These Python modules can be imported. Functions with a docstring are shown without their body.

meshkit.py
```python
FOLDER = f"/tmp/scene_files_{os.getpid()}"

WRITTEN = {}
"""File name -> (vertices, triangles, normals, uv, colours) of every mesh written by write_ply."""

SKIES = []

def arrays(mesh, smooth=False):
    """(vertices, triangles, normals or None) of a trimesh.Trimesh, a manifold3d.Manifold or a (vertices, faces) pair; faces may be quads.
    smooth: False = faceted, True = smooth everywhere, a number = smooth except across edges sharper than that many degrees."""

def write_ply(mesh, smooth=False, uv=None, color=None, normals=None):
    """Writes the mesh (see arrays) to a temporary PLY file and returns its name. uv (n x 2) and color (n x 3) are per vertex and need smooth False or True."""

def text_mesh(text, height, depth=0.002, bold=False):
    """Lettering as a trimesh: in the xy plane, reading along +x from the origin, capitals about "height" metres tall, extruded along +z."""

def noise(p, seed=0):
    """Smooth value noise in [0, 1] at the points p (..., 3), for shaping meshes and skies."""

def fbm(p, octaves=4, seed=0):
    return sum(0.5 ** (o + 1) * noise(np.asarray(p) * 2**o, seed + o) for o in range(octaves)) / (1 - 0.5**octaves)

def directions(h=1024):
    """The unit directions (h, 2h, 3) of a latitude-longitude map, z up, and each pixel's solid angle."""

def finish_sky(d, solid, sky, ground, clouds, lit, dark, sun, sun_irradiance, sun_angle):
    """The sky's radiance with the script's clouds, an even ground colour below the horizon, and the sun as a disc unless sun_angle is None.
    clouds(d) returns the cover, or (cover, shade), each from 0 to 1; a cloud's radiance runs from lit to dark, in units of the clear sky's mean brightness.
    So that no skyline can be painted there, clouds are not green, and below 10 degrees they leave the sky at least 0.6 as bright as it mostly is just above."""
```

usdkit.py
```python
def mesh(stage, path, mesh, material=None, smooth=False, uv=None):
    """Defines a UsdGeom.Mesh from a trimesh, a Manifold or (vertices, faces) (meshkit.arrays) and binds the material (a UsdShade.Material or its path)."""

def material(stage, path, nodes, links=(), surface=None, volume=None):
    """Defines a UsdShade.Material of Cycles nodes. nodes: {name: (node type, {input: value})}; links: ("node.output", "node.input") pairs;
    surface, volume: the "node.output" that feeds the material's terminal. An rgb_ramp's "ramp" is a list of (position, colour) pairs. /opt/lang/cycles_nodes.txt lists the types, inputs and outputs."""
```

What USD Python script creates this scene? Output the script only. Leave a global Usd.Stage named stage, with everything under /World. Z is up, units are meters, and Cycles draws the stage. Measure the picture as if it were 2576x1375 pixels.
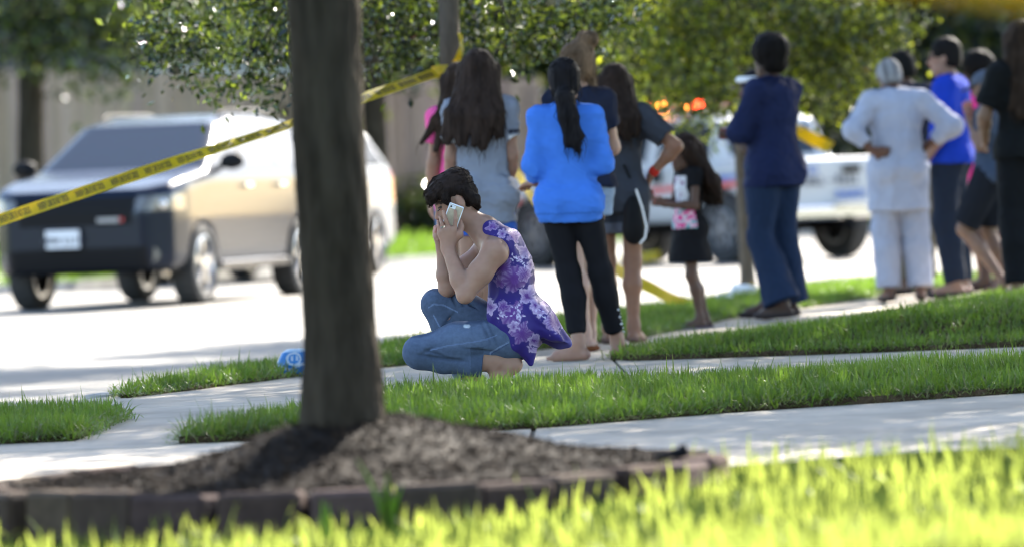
import math, random
import numpy as np, trimesh, usdkit, meshkit
from pxr import Usd, UsdGeom, UsdLux, UsdShade, Gf, Sdf, Vt

stage = Usd.Stage.CreateInMemory()
UsdGeom.SetStageUpAxis(stage, 'Z')
UsdGeom.SetStageMetersPerUnit(stage, 1.0)
UsdGeom.Xform.Define(stage, '/World')
UsdGeom.Scope.Define(stage, '/World/Looks')
A = np.array

# ------------------------------------------------------------------ camera, sky, sun, exposure
CAM = A([0, 0, 0.9]); FPX = 5689.0
PITCH, ROLL = math.radians(0.866), math.radians(2.3)
cf = A([0, math.cos(PITCH), -math.sin(PITCH)])
r0 = A([1.0, 0, 0]); u0 = np.cross(r0, cf)
cr = math.cos(ROLL) * r0 - math.sin(ROLL) * u0
cu = math.sin(ROLL) * r0 + math.cos(ROLL) * u0
cam = UsdGeom.Camera.Define(stage, '/World/camera')
cam.CreateHorizontalApertureAttr(36.0)
cam.CreateVerticalApertureAttr(36.0 * 546 / 1024)
cam.CreateFocalLengthAttr(200.0)
cam.CreateFStopAttr(200.0 / 72.0)
cam.CreateFocusDistanceAttr(24.6)
cam.CreateClippingRangeAttr(Gf.Vec2f(0.5, 2000))
cam.CreateExposureAttr(2.2)
cam.AddTransformOp().Set(Gf.Matrix4d(*cr, 0, *cu, 0, *(-cf), 0, *CAM, 1))

SUN_AZ, SUN_EL = math.radians(27.0), math.radians(33.0)
SUN = A([math.sin(SUN_AZ) * math.cos(SUN_EL), math.cos(SUN_AZ) * math.cos(SUN_EL), math.sin(SUN_EL)])
dome = UsdLux.DomeLight.Define(stage, '/World/sky')
dome.GetPrim().SetCustomDataByKey('kind', 'structure')
skym = usdkit.material(stage, '/World/Looks/sky_light', {
    's': ('sky_texture', {'sky_type': 'single_scattering', 'sun_disc': False, 'sun_elevation': SUN_EL, 'sun_rotation': SUN_AZ}),
    'b': ('background_shader', {'strength': 0.10})}, [('s.color', 'b.color')], surface='b.background')
UsdShade.MaterialBindingAPI.Apply(dome.GetPrim()).Bind(skym)
sun = UsdLux.DistantLight.Define(stage, '/World/sun')
sun.CreateNormalizeAttr(True); sun.CreateIntensityAttr(1.25); sun.CreateAngleAttr(0.53)
sun.CreateColorAttr(Gf.Vec3f(1.0, 0.93, 0.82))
_x = np.cross([0, 0, 1.0], SUN); _x /= np.linalg.norm(_x); _y = np.cross(SUN, _x)
sun.AddTransformOp().Set(Gf.Matrix4d(*_x, 0, *_y, 0, *SUN, 0, 0, 0, 50, 1))


def P(px, py, d):
    """the point at forward distance d that the photograph shows at px, py (1024 x 546)"""
    v = cf + cr * (px - 512) / FPX + cu * (273 - py) / FPX
    return CAM + v * (d / v[1])


def D(X, Y, d):
    """as P, in the 2576-wide scale of the enlarged view"""
    return P(X * 1024 / 2576, Y * 1024 / 2576, d)


# ------------------------------------------------------------------ prim helpers
used = {}


def numbered(parent, name):
    k = (parent, name); n = used.get(k, 0); used[k] = n + 1
    return name if n == 0 else f'{name}_{n:03d}'


def path_of(parent):
    return '/World' if parent is None else str(parent.GetPath())


def tag(o, label=None, cat=None, group=None, kind=None):
    p = o if isinstance(o, Usd.Prim) else o.GetPrim()
    for k, v in (('label', label), ('category', cat), ('group', group), ('kind', kind)):
        if v:
            p.SetCustomDataByKey(k, v)
    return p


def thing(name, label=None, cat=None, loc=(0, 0, 0), rz=0.0, group=None, parent=None, kind=None):
    x = UsdGeom.Xform.Define(stage, path_of(parent) + '/' + numbered(path_of(parent), name))
    x.AddTranslateOp().Set(Gf.Vec3d(*map(float, loc)))
    if rz:
        x.AddRotateZOp().Set(math.degrees(rz))
    return tag(x, label, cat, group, kind)


def obj(name, mesh, mat, parent=None, smooth=False, cd=None, label=None, cat=None, group=None, kind=None):
    pth = path_of(parent) + '/' + numbered(path_of(parent), name)
    m = usdkit.mesh(stage, pth, mesh, mat, smooth=smooth)
    if cd is not None:
        UsdGeom.PrimvarsAPI(m).CreatePrimvar('Cd', Sdf.ValueTypeNames.Color3fArray, 'vertex').Set(Vt.Vec3fArray.FromNumpy(np.asarray(cd, np.float32)))
    return tag(m, label, cat, group, kind)


def struct(name, mesh, mat, parent=None, smooth=False):
    return obj(name, mesh, mat, parent, smooth, kind='structure' if parent is None else None)


# ------------------------------------------------------------------ materials
def pm(name, col=(0.5, 0.5, 0.5), rough=0.6, var=0.15, scale=8.0, bump=0.0, bscale=60.0, metallic=0.0, coat=0.0, sheen=0.0, cd=False,
       spec=0.5, world=False, stretch=None, tint=None, isl=0.0, transl=None, detail=4.0, emit=None, aniso=None, dist=0.02, sss=0.0, stint=None):
    n = {'g': ('geometry', {}) if world else ('texture_coordinate', {}),
         'n': ('noise_texture', {'scale': scale, 'detail': detail, 'roughness': 0.6}),
         'r': ('rgb_ramp', {'ramp': [(0.25, (1 - var,) * 3), (0.75, (1 + var,) * 3)] if tint is None else [(0.3, tuple(1 - var for _ in col)), (0.7, tuple(tint))]}),
         'm': ('mix', {'mix_type': 'multiply', 'fac': 1.0, 'color1': col}),
         'p': ('principled_bsdf', {'roughness': rough, 'metallic': metallic, 'specular_ior_level': spec, 'coat_weight': coat, 'sheen_weight': sheen})}
    src = 'g.position' if world else 'g.object'
    l = [('n.fac', 'r.fac'), ('r.color', 'm.color2'), ('m.color', 'p.base_color')]
    if stretch is not None:
        n['map'] = ('mapping', {'scale': stretch}); l += [(src, 'map.vector')]; src = 'map.vector'
    l.append((src, 'n.vector'))
    if cd:
        n['a'] = ('attribute', {'attribute': 'Cd'}); l.append(('a.color', 'm.color1'))
    if bump:
        n['bn'] = ('noise_texture', {'scale': bscale, 'detail': 5.0, 'roughness': 0.65}); n['b'] = ('bump', {'strength': bump, 'distance': dist})
        l += [(src, 'bn.vector'), ('bn.fac', 'b.height'), ('b.normal', 'p.normal')]
    if stint is not None:
        n['p'][1].update(specular_tint=stint)
    if sss:
        n['p'][1].update(subsurface_weight=sss, subsurface_scale=0.01)
    if emit is not None:
        n['p'][1].update(emission_color=emit[0], emission_strength=emit[1])
    if isl:
        n['gi'] = ('attribute', {'attribute': 'Cd'}); n['mi'] = ('mix', {'mix_type': 'multiply', 'fac': 1.0})
        l = [q for q in l if q != ('r.color', 'm.color2')] + [('gi.color', 'mi.color1'), ('r.color', 'mi.color2'), ('mi.color', 'm.color2')]
    out = 'p.BSDF'
    if transl is not None:
        n['t'] = ('translucent_bsdf', {'color': transl[1]}); n['x'] = ('mix_closure', {'fac': transl[0]})
        n['tm'] = ('mix', {'mix_type': 'multiply', 'fac': 1.0, 'color1': transl[1]})
        l += [('mi.color' if isl else 'r.color', 'tm.color2'), ('tm.color', 't.color'), ('p.BSDF', 'x.closure1'), ('t.BSDF', 'x.closure2')]
        out = 'x.closure'
    return usdkit.material(stage, '/World/Looks/' + name, n, l, surface=out)


M = {}
M['asphalt'] = pm('road_concrete', (0.24, 0.225, 0.20), 0.85, 0.25, 1.0, 0.15, 90, world=True, dist=0.01)
M['concrete'] = pm('sidewalk_concrete', (0.42, 0.36, 0.285), 0.85, 0.38, 1.3, 0.3, 90, world=True, dist=0.006, detail=8)
M['kerb'] = pm('kerb_concrete', (0.34, 0.33, 0.31), 0.85, 0.2, 4, 0.3, 80, world=True)
M['soil'] = pm('lawn_soil', (0.075, 0.055, 0.035), 0.95, 0.5, 30, 0.8, 80, world=True, spec=0.0)
M['turf'] = pm('turf_floor', (0.035, 0.055, 0.012), 0.95, 0.5, 12, 0.8, 60, world=True, spec=0.0)
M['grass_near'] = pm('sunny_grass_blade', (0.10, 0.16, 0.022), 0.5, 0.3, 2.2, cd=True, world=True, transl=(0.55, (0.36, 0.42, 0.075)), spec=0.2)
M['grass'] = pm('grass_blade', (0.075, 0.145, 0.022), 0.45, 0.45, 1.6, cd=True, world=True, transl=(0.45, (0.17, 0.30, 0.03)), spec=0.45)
M['leaf'] = pm('oak_leaf', (0.016, 0.032, 0.011), 0.12, 0.4, 1.2, world=True, isl=.7, transl=(0.32, (0.075, 0.115, 0.010)), spec=0.9)
M['leaf_sun'] = pm('bright_leaf', (0.045, 0.080, 0.018), 0.12, 0.4, 1.2, world=True, transl=(0.48, (0.19, 0.25, 0.014)), spec=0.9, isl=.75)
M['leaf_far'] = pm('far_leaf', (0.012, 0.023, 0.009), 0.13, 0.4, 0.7, world=True, isl=.7, transl=(0.30, (0.06, 0.09, 0.012)), spec=0.5)
M['bark'] = pm('bark', (0.052, 0.042, 0.031), 0.95, 0.6, 7, 1.0, 22, world=True, spec=0.05, stretch=(3, 3, 0.5), dist=0.03)
M['bark2'] = pm('young_bark', (0.085, 0.068, 0.05), 0.9, 0.35, 14, 0.8, 40, world=True, stretch=(2, 2, 0.6))
M['mulch'] = pm('mulch_chip', (0.055, 0.04, 0.03), 0.7, 0.6, 25, 0.6, 60, world=True, cd=True, spec=0.06)
M['block'] = pm('planter_block', (0.17, 0.125, 0.105), 0.9, 0.3, 18, 0.7, 70, cd=True, spec=0.1)
M['mortar'] = pm('block_core', (0.07, 0.06, 0.05), 0.95, 0.2, 10)
M['cedar'] = pm('fence_board', (0.42, 0.33, 0.25), 0.85, 0.25, 3, 0.4, 30, cd=True, stretch=(8, 8, 0.6))
M['cloth'] = pm('cloth', (0.5, 0.5, 0.5), 0.85, 0.07, 14, 0.25, 300, cd=True, sheen=0.0, spec=0.06, dist=0.002)
M['silk'] = pm('silky_print', (0.5, 0.5, 0.5), 0.55, 0.08, 14, 0.1, 200, cd=True, sheen=0.0, spec=0.15, dist=0.002)
M['denim'] = pm('denim', (0.5, 0.5, 0.5), 0.85, 0.16, 55, 0.35, 420, cd=True, sheen=0.0, spec=0.08, dist=0.002)
M['skin'] = pm('skin', (0.5, 0.5, 0.5), 0.48, 0.07, 22, 0.08, 160, cd=True, spec=0.25, dist=0.002, sss=0.12)
M['hair'] = pm('hair', (0.5, 0.5, 0.5), 0.6, 0.4, 26, 0.7, 55, cd=True, spec=0.07, stretch=(6, 6, 0.8), dist=0.006)
M['paint_dark'] = pm('graphite_paint', (0.003, 0.0045, 0.011), 0.17, 0.02, 30, metallic=0.0, coat=0.0, spec=0.34, stint=(0.72, 0.86, 1.0))
M['paint_white'] = pm('white_paint', (0.36, 0.365, 0.37), 0.35, 0.03, 3, coat=0.3)
M['glass_dark'] = pm('tinted_glass', (0.004, 0.006, 0.010), 0.04, 0.0, 3, spec=0.45, coat=0.1)
M['glass_side'] = pm('privacy_glass', (0.004, 0.006, 0.009), 0.08, 0.0, 3, spec=0.10)
M['black_plastic'] = pm('black_plastic', (0.005, 0.005, 0.006), 0.6, 0.1, 30, spec=0.15)
M['tyre'] = pm('tyre_rubber', (0.018, 0.018, 0.019), 0.8, 0.2, 30, 0.3, 40)
M['alloy'] = pm('alloy', (0.55, 0.56, 0.58), 0.22, 0.05, 10, metallic=1.0)
M['chrome'] = pm('chrome', (0.75, 0.76, 0.78), 0.12, 0.03, 10, metallic=1.0)
M['lamp_clear'] = pm('lamp_lens', (0.12, 0.115, 0.11), 0.15, 0.4, 20, metallic=0.5, coat=1.0)
M['amber'] = pm('amber_lens', (0.6, 0.22, 0.06), 0.25, 0.1, 14, coat=1.0)
M['lamp_red'] = pm('red_lens', (0.42, 0.02, 0.02), 0.2, 0.1, 14, coat=1.0)
M['red_on'] = pm('lit_red_lamp', (0.5, 0.02, 0.01), 0.4, 0.0, 4, emit=((1.0, 0.045, 0.012), 6.0))
M['orange_on'] = pm('lit_orange_lamp', (0.6, 0.1, 0.02), 0.4, 0.0, 4, emit=((1.0, 0.26, 0.03), 10.0))
M['plate'] = pm('plate_white', (0.62, 0.64, 0.68), 0.5, 0.05, 20)
M['ink'] = pm('dark_ink', (0.02, 0.022, 0.04), 0.6, 0.1, 20)
M['ink_blue'] = pm('blue_print', (0.05, 0.12, 0.38), 0.5, 0.05, 20)
M['ink_red'] = pm('red_print', (0.45, 0.04, 0.035), 0.5, 0.05, 20)
M['white_print'] = pm('white_print', (0.75, 0.75, 0.75), 0.6, 0.05, 20)
M['tape'] = pm('yellow_tape', (0.68, 0.56, 0.025), 0.32, 0.06, 20, transl=(0.4, (0.66, 0.52, 0.02)), spec=0.5)
M['tape_ink'] = pm('tape_ink', (0.03, 0.028, 0.012), 0.45, 0.05, 20)
M['siding'] = pm('grey_blue_siding', (0.30, 0.36, 0.42), 0.8, 0.08, 2, world=True)
M['cream'] = pm('cream_wall', (0.62, 0.56, 0.44), 0.85, 0.08, 2, world=True)
M['brick'] = usdkit.material(stage, '/World/Looks/far_brick', {
    'g': ('geometry', {}), 'mp': ('mapping', {'rotation': (math.pi / 2, 0, 0)}),
    'b': ('brick_texture', {'scale': 4.0, 'color1': (0.17, 0.13, 0.115), 'color2': (0.12, 0.095, 0.085), 'mortar': (0.25, 0.23, 0.21), 'mortar_size': 0.02}),
    'p': ('principled_bsdf', {'roughness': 0.9})}, [('g.position', 'mp.vector'), ('mp.vector', 'b.vector'), ('b.color', 'p.base_color')], surface='p.BSDF')
M['cedar_door'] = pm('garage_door', (0.16, 0.13, 0.11), 0.7, 0.1, 5)
M['roof'] = pm('roof_shingle', (0.10, 0.09, 0.085), 0.9, 0.3, 6, 0.5, 20, world=True)
M['trim'] = pm('white_trim', (0.62, 0.62, 0.60), 0.6, 0.05, 4)
M['window'] = pm('window_glass', (0.02, 0.025, 0.03), 0.06, 0.0, 3, spec=0.7)
M['blue_plastic'] = pm('blue_plastic', (0.5, 0.5, 0.5), 0.22, 0.05, 12, coat=0.6, cd=True, transl=(0.25, (0.06, 0.28, 0.6)))
M['clear_plastic'] = pm('clear_plastic', (0.72, 0.74, 0.76), 0.12, 0.1, 20, coat=1.0, spec=0.8)
M['phone_case'] = pm('phone_case', (0.40, 0.34, 0.24), 0.3, 0.15, 60, coat=1.0, metallic=0.3)
M['phone_edge'] = pm('phone_edge', (0.62, 0.66, 0.68), 0.2, 0.05, 20, coat=1.0)
M['skin_flat'] = pm('leather', (0.16, 0.06, 0.025), 0.6, 0.15, 30)
M['leather'] = M['skin_flat']
M['flipflop'] = pm('foam_sole', (0.09, 0.07, 0.12), 0.7, 0.1, 30)
M['eye'] = pm('dark_eye', (0.015, 0.01, 0.008), 0.2, 0.05, 20)
M['metal_grey'] = pm('grey_metal', (0.25, 0.25, 0.26), 0.4, 0.1, 20, metallic=0.8)
M['bright_yellow'] = pm('yellow_plastic', (0.72, 0.46, 0.012), 0.5, 0.05, 10)
# ------------------------------------------------------------------ shape helpers
def cat_(ms):
    return trimesh.util.concatenate(ms)


def box(lo, hi):
    b = trimesh.creation.box([1, 1, 1]); b.apply_translation([.5, .5, .5]); b.apply_scale(A(hi, float) - A(lo, float)); b.apply_translation(lo)
    return b


def bevel_box(size, r=0.01):
    """a box of the given size about its centre with chamfered edges (convex hull)"""
    h = A(size, float) / 2; r = min(r, h.min() * 0.6)
    pts = []
    for s in np.ndindex(2, 2, 2):
        c = (A(s) * 2 - 1)
        for k in range(3):
            q = h - r; q = q.copy(); q[k] = h[k]; pts.append(c * q)
    return trimesh.convex.convex_hull(A(pts))


def rotz(a):
    c, s = math.cos(a), math.sin(a)
    return A([[c, -s, 0], [s, c, 0], [0, 0, 1.0]])


def rotx(a):
    c, s = math.cos(a), math.sin(a)
    return A([[1.0, 0, 0], [0, c, -s], [0, s, c]])


def roty(a):
    c, s = math.cos(a), math.sin(a)
    return A([[c, 0, s], [0, 1.0, 0], [-s, 0, c]])


def placed(m, R=None, t=(0, 0, 0)):
    m = m.copy()
    T = np.eye(4); T[:3, 3] = t
    if R is not None:
        T[:3, :3] = R
    m.apply_transform(T); return m


def tube(pts, radii, n=8, caps=True):
    pts = A(pts, float); radii = np.broadcast_to(radii, len(pts)).astype(float)
    tg = np.gradient(pts, axis=0); tg /= np.maximum(np.linalg.norm(tg, axis=1, keepdims=True), 1e-9)
    up = A([0, 0, 1.0]) if abs(tg[0][2]) < 0.9 else A([1.0, 0, 0])
    V = []; side = np.cross(tg[0], up); side /= np.linalg.norm(side)
    for i in range(len(pts)):
        side = side - tg[i] * (side @ tg[i]); side /= max(np.linalg.norm(side), 1e-9)
        o = np.cross(tg[i], side)
        a = np.arange(n) / n * 2 * np.pi
        V.append(pts[i] + radii[i] * (np.cos(a)[:, None] * side + np.sin(a)[:, None] * o))
    V = np.vstack(V); F = []
    for i in range(len(pts) - 1):
        for j in range(n):
            a, b = i * n + j, i * n + (j + 1) % n
            F += [[a, b, b + n], [a, b + n, a + n]]
    if caps:
        V = np.vstack([V, pts[0], pts[-1]]); c0, c1 = len(V) - 2, len(V) - 1; e = (len(pts) - 1) * n
        for j in range(n):
            F += [[c0, (j + 1) % n, j], [c1, e + j, e + (j + 1) % n]]
    return trimesh.Trimesh(V, F, process=False)


def ribbon(pts, width, normals, thick=0.0008):
    """a thin strip along pts; normals: the strip's face normals"""
    pts = A(pts, float); nn = A(normals, float)
    tg = np.gradient(pts, axis=0); tg /= np.linalg.norm(tg, axis=1, keepdims=True)
    sd = np.cross(nn, tg); sd /= np.linalg.norm(sd, axis=1, keepdims=True)
    nn = np.cross(tg, sd)
    w = np.broadcast_to(width, len(pts))[:, None] / 2
    V = np.stack([pts - sd * w - nn * thick / 2, pts + sd * w - nn * thick / 2, pts + sd * w + nn * thick / 2, pts - sd * w + nn * thick / 2], 1).reshape(-1, 3)
    F = []
    for i in range(len(pts) - 1):
        for k in range(4):
            a, b = i * 4 + k, i * 4 + (k + 1) % 4
            F += [[a, b, b + 4], [a, b + 4, a + 4]]
    return trimesh.Trimesh(V, F, process=False), pts, sd, nn


def surface_net(F, org, h):
    s = F < 0; nx, ny, nz = F.shape
    off = A(list(np.ndindex(2, 2, 2)))
    cnt = sum(s[i:nx - 1 + i, j:ny - 1 + j, k:nz - 1 + k].astype(np.int8) for i, j, k in off)
    mixed = (cnt > 0) & (cnt < 8)
    idx = np.full(mixed.shape, -1, np.int64); ci = np.argwhere(mixed); idx[mixed] = np.arange(len(ci))
    sm = np.zeros((len(ci), 3)); n = np.zeros(len(ci))
    for a in off:
        for ax in range(3):
            if a[ax]:
                continue
            b = a.copy(); b[ax] = 1
            fa, fb = F[tuple((ci + a).T)], F[tuple((ci + b).T)]
            m = (fa < 0) != (fb < 0); t = np.where(m, fa / np.where(m, fa - fb, 1), 0)
            sm += np.where(m[:, None], a + t[:, None] * (b - a), 0); n += m
    V = org + h * (ci + sm / n[:, None])
    Q = []
    for ax in range(3):
        u, v = (ax + 1) % 3, (ax + 2) % 3
        sl0 = [slice(None)] * 3; sl1 = [slice(None)] * 3
        sl0[ax] = slice(0, -1); sl1[ax] = slice(1, None)
        e = np.argwhere(s[tuple(sl0)] != s[tuple(sl1)])
        e = e[(e[:, u] > 0) & (e[:, v] > 0) & (e[:, u] < F.shape[u] - 1) & (e[:, v] < F.shape[v] - 1)]
        eu, ev = np.zeros(3, int), np.zeros(3, int); eu[u] = 1; ev[v] = 1
        q = np.stack([idx[tuple((e - eu - ev).T)], idx[tuple((e - ev).T)], idx[tuple(e.T)], idx[tuple((e - eu).T)]], 1)
        flip = ~s[tuple(e.T)]
        q[flip] = q[flip][:, ::-1]; Q.append(q)
    Q = np.vstack(Q); Q = Q[(Q >= 0).all(1)]
    return V, np.vstack([Q[:, [0, 1, 2]], Q[:, [0, 2, 3]]])


def relax(V, Fc, n=3, lam=0.5, mu=-0.53):
    if n <= 0:
        return V
    from scipy.sparse import coo_matrix
    e = np.vstack([Fc[:, [0, 1]], Fc[:, [1, 2]], Fc[:, [2, 0]]]); e = np.vstack([e, e[:, ::-1]])
    W = coo_matrix((np.ones(len(e)), (e[:, 0], e[:, 1])), shape=(len(V), len(V))).tocsr(); W.data[:] = 1
    dg = np.maximum(np.asarray(W.sum(1)), 1)
    for _ in range(n):
        V = V + lam * (W @ V / dg - V); V = V + mu * (W @ V / dg - V)
    return V


class Solid:
    """a solid joined smoothly from tapered limbs and ellipsoids"""

    def __init__(s, k=0.03):
        s.k = k; s.prims = []; s.planes = []

    def cone(s, a, b, ra, rb, k=None, sq=None, f=1.0, cut=None, op='add'):
        """sq, f: squash along unit axis sq by factor f; cut: (point, normal): keep only the side opposite to the normal"""
        a, b = A(a, float), A(b, float); R = max(ra, rb)
        s.prims.append((np.minimum(a, b) - R, np.maximum(a, b) + R, ('c', a, b, ra, rb, None if sq is None else A(sq, float) / np.linalg.norm(sq), f, cut), s.k if k is None else k, op)); return s

    def chain(s, pts, radii, k=None, **kw):
        for i in range(len(pts) - 1):
            s.cone(pts[i], pts[i + 1], radii[i], radii[i + 1], k, **kw)
        return s

    def ell(s, c, r, R=None, k=None, op='add', cut=None):
        c = A(c, float); r = np.broadcast_to(A(r, float), 3); m = r.max() if R is not None else r
        s.prims.append((c - m, c + m, ('e', c, r, R, cut), s.k if k is None else k, op)); return s

    def plane(s, p, n):
        s.planes.append((A(p, float), A(n, float) / np.linalg.norm(n))); return s

    @staticmethod
    def _d(q, X, Y, Z):
        if q[0] == 'c':
            _, a, b, ra, rb, n, f, cut = q
            d = b - a; L = max(d @ d, 1e-9)
            x, y, z = X - a[0], Y - a[1], Z - a[2]
            t = np.clip((x * d[0] + y * d[1] + z * d[2]) / L, 0, 1)
            x, y, z = x - t * d[0], y - t * d[1], z - t * d[2]
            sc = 1.0
            if n is not None:
                c = (x * n[0] + y * n[1] + z * n[2]) * (1 / f - 1)
                x, y, z = x + c * n[0], y + c * n[1], z + c * n[2]; sc = min(1.0, 0.4 + 0.6 * f)
            r = (np.sqrt(x * x + y * y + z * z) - (ra + t * (rb - ra))) * sc
        else:
            _, c, rr, R, cut = q
            x, y, z = X - c[0], Y - c[1], Z - c[2]
            if R is not None:
                x, y, z = (R[0, i] * x + R[1, i] * y + R[2, i] * z for i in range(3))
            k0 = np.sqrt((x / rr[0]) ** 2 + (y / rr[1]) ** 2 + (z / rr[2]) ** 2)
            k1 = np.sqrt((x / rr[0] ** 2) ** 2 + (y / rr[1] ** 2) ** 2 + (z / rr[2] ** 2) ** 2)
            r = np.where(k0 < 1e-6, -rr.min(), k0 * (k0 - 1) / np.maximum(k1, 1e-6))
        if cut is not None:
            p, n = A(cut[0], float), A(cut[1], float); n = n / np.linalg.norm(n)
            r = np.maximum(r, (X - p[0]) * n[0] + (Y - p[1]) * n[1] + (Z - p[2]) * n[2])
        return r

    def mesh(s, h=0.008, smooth=2):
        lo = np.min([p[0] for p in s.prims if p[4] == 'add'], 0) - 4 * h; hi = np.max([p[1] for p in s.prims if p[4] == 'add'], 0) + 4 * h
        N = np.ceil((hi - lo) / h).astype(int) + 1
        F = np.full(N, 1.0, np.float32)
        ax = [lo[i] + h * np.arange(N[i]) for i in range(3)]
        for plo, phi, q, k, op in s.prims:
            m = k + 3 * h
            i0 = np.clip(np.floor((plo - m - lo) / h).astype(int), 0, N); i1 = np.clip(np.ceil((phi + m - lo) / h).astype(int) + 1, 0, N)
            if (i1 <= i0).any():
                continue
            sl = tuple(slice(a, b) for a, b in zip(i0, i1))
            d = s._d(q, ax[0][sl[0]][:, None, None], ax[1][sl[1]][None, :, None], ax[2][sl[2]][None, None, :])
            f = F[sl]
            if op == 'add':
                if k > 0:
                    w = np.maximum(k - np.abs(f - d), 0) / k; F[sl] = np.minimum(f, d) - w * w * k * 0.25
                else:
                    F[sl] = np.minimum(f, d)
            else:
                d = -d
                if k > 0:
                    w = np.maximum(k - np.abs(f - d), 0) / k; F[sl] = np.maximum(f, d) + w * w * k * 0.25
                else:
                    F[sl] = np.maximum(f, d)
        for p, n in s.planes:
            F = np.maximum(F, ((ax[0] - p[0]) * n[0])[:, None, None] + ((ax[1] - p[1]) * n[1])[None, :, None] + ((ax[2] - p[2]) * n[2])[None, None, :])
        V, Fc = surface_net(F, lo, h)
        V = relax(V, Fc, smooth)
        return trimesh.Trimesh(V, Fc, process=False)


def vnormals(m):
    return meshkit.arrays(m, True)[2]


def displace(m, amt):
    v = A(m.vertices) + vnormals(m) * A(amt)[:, None]
    return trimesh.Trimesh(v, m.faces, process=False)


def fb(p, f, seed=0, o=3):
    """centred noise"""
    return meshkit.fbm(A(p) * A(f), o, seed) - 0.5


def sstep(a, b, x):
    t = np.clip((x - a) / (b - a), 0, 1); return t * t * (3 - 2 * t)


def mixc(c0, c1, t):
    t = np.asarray(t)[..., None]; return A(c0) * (1 - t) + A(c1) * t



def in_poly(pts, poly):
    x, y = A(pts)[:, 0], A(pts)[:, 1]; poly = A(poly, float); ins = np.zeros(len(x), bool)
    j = len(poly) - 1
    for i in range(len(poly)):
        xi, yi, xj, yj = *poly[i], *poly[j]
        c = ((yi > y) != (yj > y)) & (x < (xj - xi) * (y - yi) / ((yj - yi) if yj != yi else 1e-12) + xi)
        ins ^= c; j = i
    return ins


def edge_dist(pts, poly):
    pts = A(pts)[:, :2]; poly = A(poly, float); d = np.full(len(pts), 1e9)
    for i in range(len(poly)):
        a, b = poly[i], poly[(i + 1) % len(poly)]; e = b - a
        t = np.clip(((pts - a) @ e) / (e @ e), 0, 1); d = np.minimum(d, np.linalg.norm(pts - a - t[:, None] * e, axis=1))
    return d
# ------------------------------------------------------------------ ground, road, pavement
from shapely.geometry import Polygon, LineString, Point, box as sbox
from shapely.ops import unary_union

ROADZ = -0.10
NEAR_KERB = [(-40, 14), (-20, 18.6), (-8, 22.6), (-2.3, 24.2), (-1.95, 26.6), (-1.4, 29.5), (-0.74, 32.3), (0.3, 37), (1.16, 40.4), (2.0, 43.6), (3.4, 45.6), (6.5, 48), (14, 52), (40, 60)]
FAR_KERB = [(-40, 44), (-14, 54), (-5.3, 66.5), (-1.5, 77), (3, 91), (9, 103), (20, 113), (60, 126)]
g = trimesh.creation.box([900, 900, 1]); g.apply_translation([0, 300, -0.5 - 0.16])
struct('ground', g, M['turf'])


def extrude(poly, z0, z1, size=None):
    ps = [p for p in getattr(poly, 'geoms', [poly]) if p.area > 1e-4]
    m = cat_([trimesh.creation.extrude_polygon(p, z1 - z0, engine='earcut') for p in ps]); m.apply_translation([0, 0, z0])
    if size:
        v, f = trimesh.remesh.subdivide_to_size(m.vertices, m.faces, size); m = trimesh.Trimesh(v, f, process=False)
    return m


road_poly = Polygon(NEAR_KERB + FAR_KERB[::-1])
struct('road', extrude(road_poly, -0.14, ROADZ), M['asphalt'])
struct('kerb', extrude(LineString(NEAR_KERB[4:]).buffer(0.07), -0.13, 0.012), M['kerb'])
struct('kerb', extrude(LineString(FAR_KERB).buffer(0.08), -0.13, 0.012), M['kerb'])

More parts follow.
